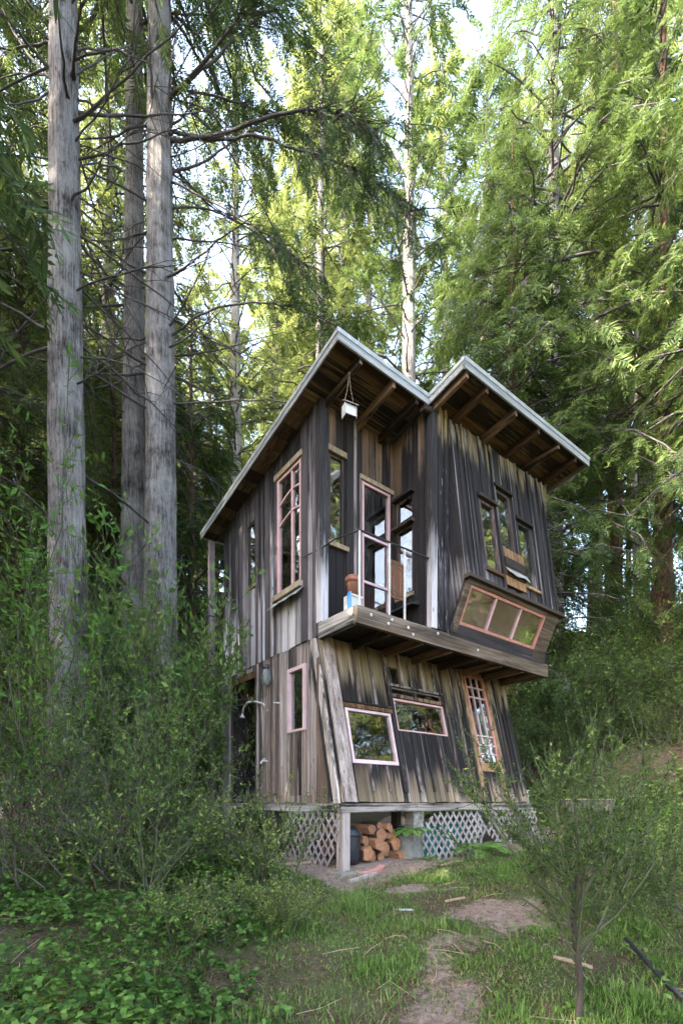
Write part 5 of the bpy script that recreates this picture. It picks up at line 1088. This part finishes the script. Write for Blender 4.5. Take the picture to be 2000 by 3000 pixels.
d = unit(np.stack([np.cos(a_) * ln, np.sin(a_) * ln, np.ones(n)], 1)); sd = unit(np.stack([-np.sin(a_), np.cos(a_), r.normal(0, .2, n)], 1))
v, f4 = leaf_quads(base, d, sd, hgt, r.uniform(.004, .010, n) * (1 + .07 * y), -.08)
tag(link('grass', npmesh('grass', v, f4), M['grass_blade']), 'short uneven green grass around the dirt path', 'grass', kind='stuff')
x, y, r = scatter(70000, -2.6, 7.5, 1.9, 13.5, 17, lambda x, y: np.where(under(x, y), 0, np.clip(1.3 * vnoise(x, y, 2.9, 4.0) - .35, .05, .7) * sstep(19 - y, 0, 6)))
n = len(x); a_ = r.uniform(0, 6.283, n); ln = r.uniform(.8, 3.5, n)
d = unit(np.stack([np.cos(a_) * ln, np.sin(a_) * ln, np.ones(n)], 1)); sd = unit(np.stack([-np.sin(a_), np.cos(a_), r.normal(0, .2, n)], 1))
v, f4 = leaf_quads(np.stack([x, y, ground(x, y)], 1), d, sd, r.uniform(.03, .11, n), r.uniform(.003, .007, n) * (1 + .07 * y), -.08)
tag(link('dry_grass', npmesh('dry_grass', v, f4), M['dry_grass']), 'dry straw coloured grass flattened among the green', 'grass', kind='stuff')
def leaflets(x, y, r, zlo, zhi, l0, l1, asp, tri, tiltv):
    n = len(x); z = ground(x, y) + r.uniform(zlo, zhi, n) * (.3 + 1.1 * vnoise(x, y, 2.7, .7)); P = np.stack([x, y, z], 1); Vs = []
    a0 = r.uniform(0, 6.283, n); L = r.uniform(l0, l1, n); up = unit(np.array([0, 0, 1.]) + r.normal(0, tiltv, (n, 3)))
    for k in range(tri):
        a = a0 + (k - (tri - 1) / 2) * 1.25; d = unit(np.stack([np.cos(a), np.sin(a), np.zeros(n)], 1) - up * 0); d = unit(d - up * np.sum(d * up, 1, keepdims=True)); s_ = np.cross(up, d); Vs.append(leaf_quads(P, d, s_, L, L * asp, .07))
    return cat(Vs)
def keep_ivy(x, y):
    k = sstep(-x - .25 - .12 * np.clip(y - 3, 0, 3) + .35 * (vnoise(x, y, 4) - .5), -.1, .5); return k * np.clip(.25 + 1.2 * (vnoise(x, y, 3.3, .4) - .2), .1, 1) * ~under(x, y)
x, y, r = scatter(26000, -4.6, .1, 1.7, 7.5, 8, keep_ivy)
v, f4 = leaflets(x, y, r, .01, .34, .025, .06, .72, 3, .5)
tag(link('bramble_cover', npmesh('bramble_cover', v, f4), M['ivy_leaf']), 'low bramble leaves covering the ground at lower left', 'ground cover', kind='stuff')
def keep_weed(x, y): return sstep(x - 1.05 - .15 * (y - 3), -.1, .5) * np.clip(vnoise(x, y, 3.0, 1.9) - .2, 0, 1) * (1 - bare_mask(x, y)) * ~under(x, y)
x, y, r = scatter(9000, .9, 6.5, 1.8, 9.5, 9, keep_weed)
v, f4 = leaflets(x, y, r, .01, .14, .025, .06, .62, 2, .4)
tag(link('weeds', npmesh('weeds', v, f4), M['grass_blade']), 'low broad leaved weeds around the foreground saplings', 'weeds', kind='stuff')
x, y, r = scatter(30000, 4.2, 15, 8.5, 20, 15, lambda x, y: np.where(under(x, y), 0, np.clip(1.5 * vnoise(x, y, 1.6, .9) - .3, .05, 1)))
v, f4 = leaflets(x, y, r, .01, .25, .05, .12, .55, 2, .6)
tag(link('slope_plants', npmesh('slope_plants', v, f4), M['bush_leaf']), 'low green plants covering the slope right of the cabin', 'ground cover', kind='stuff')
x, y, r = scatter(70000, -5, 9, 1.8, 15, 10, lambda x, y: np.where(under(x, y), 0, .35 + .5 * vnoise(x, y, 1.9, 3)))
v, f4 = leaflets(x, y, r, .004, .014, .012, .05, .30, 1, .3)
tag(link('leaf_litter', npmesh('leaf_litter', v, f4), M['dead_leaf']), 'dry brown leaves and needles strewn over the ground', 'leaf litter', kind='stuff')
x, y, r = scatter(900, -5, 8, 1.8, 12, 12, lambda x, y: np.where(under(x, y), 0, .3 + .5 * vnoise(x, y, 1.5, 5)))
n = len(x); a_ = r.uniform(0, 6.283, n); L = r.uniform(.06, .4, n); p0 = np.stack([x, y, ground(x, y) + .012], 1); p1 = p0 + np.stack([np.cos(a_) * L, np.sin(a_) * L, 0 * L], 1); p1[:, 2] = ground(p1[:, 0], p1[:, 1]) + r.uniform(.01, .06, n)
v, f4 = tubes_np(np.stack([p0, (p0 + p1) / 2 + r.normal(0, .012, (n, 3)), p1], 1), np.tile([.004, .004, .002], (n, 1)), 4)
tag(link('fallen_twigs', npmesh('fallen_twigs', v, f4), M['dry_wood']), 'small dry twigs fallen on the ground', 'twigs', kind='stuff')
x, y, r = scatter(9000, -3, 6, 1.8, 9, 21, lambda x, y: np.where(under(x, y), .6, .12 + .88 * np.clip(bare_mask(x, y), 0, 1)))
n = len(x); sz_ = .004 + .016 * r.uniform(0, 1, n) ** 3; c_ = np.stack([x, y, ground(x, y) + sz_ * .2], 1); oc = np.array([(1, 0, 0), (0, 1, 0), (-1, 0, 0), (0, -1, 0), (0, 0, .7), (0, 0, -.7)], float)
V = (c_[:, None, :] + sz_[:, None, None] * oc[None] * r.uniform(.6, 1.4, (n, 6, 1))).reshape(-1, 3); fo = np.array([(0, 1, 4), (1, 2, 4), (2, 3, 4), (3, 0, 4), (1, 0, 5), (2, 1, 5), (3, 2, 5), (0, 3, 5)])
F = (fo[None] + (np.arange(n) * 6)[:, None, None]).reshape(-1, 3)
tag(link('pebbles', npmesh('pebbles', V, F), M['stone']), 'small pebbles and soil crumbs strewn over the bare earth', 'pebbles', kind='stuff')
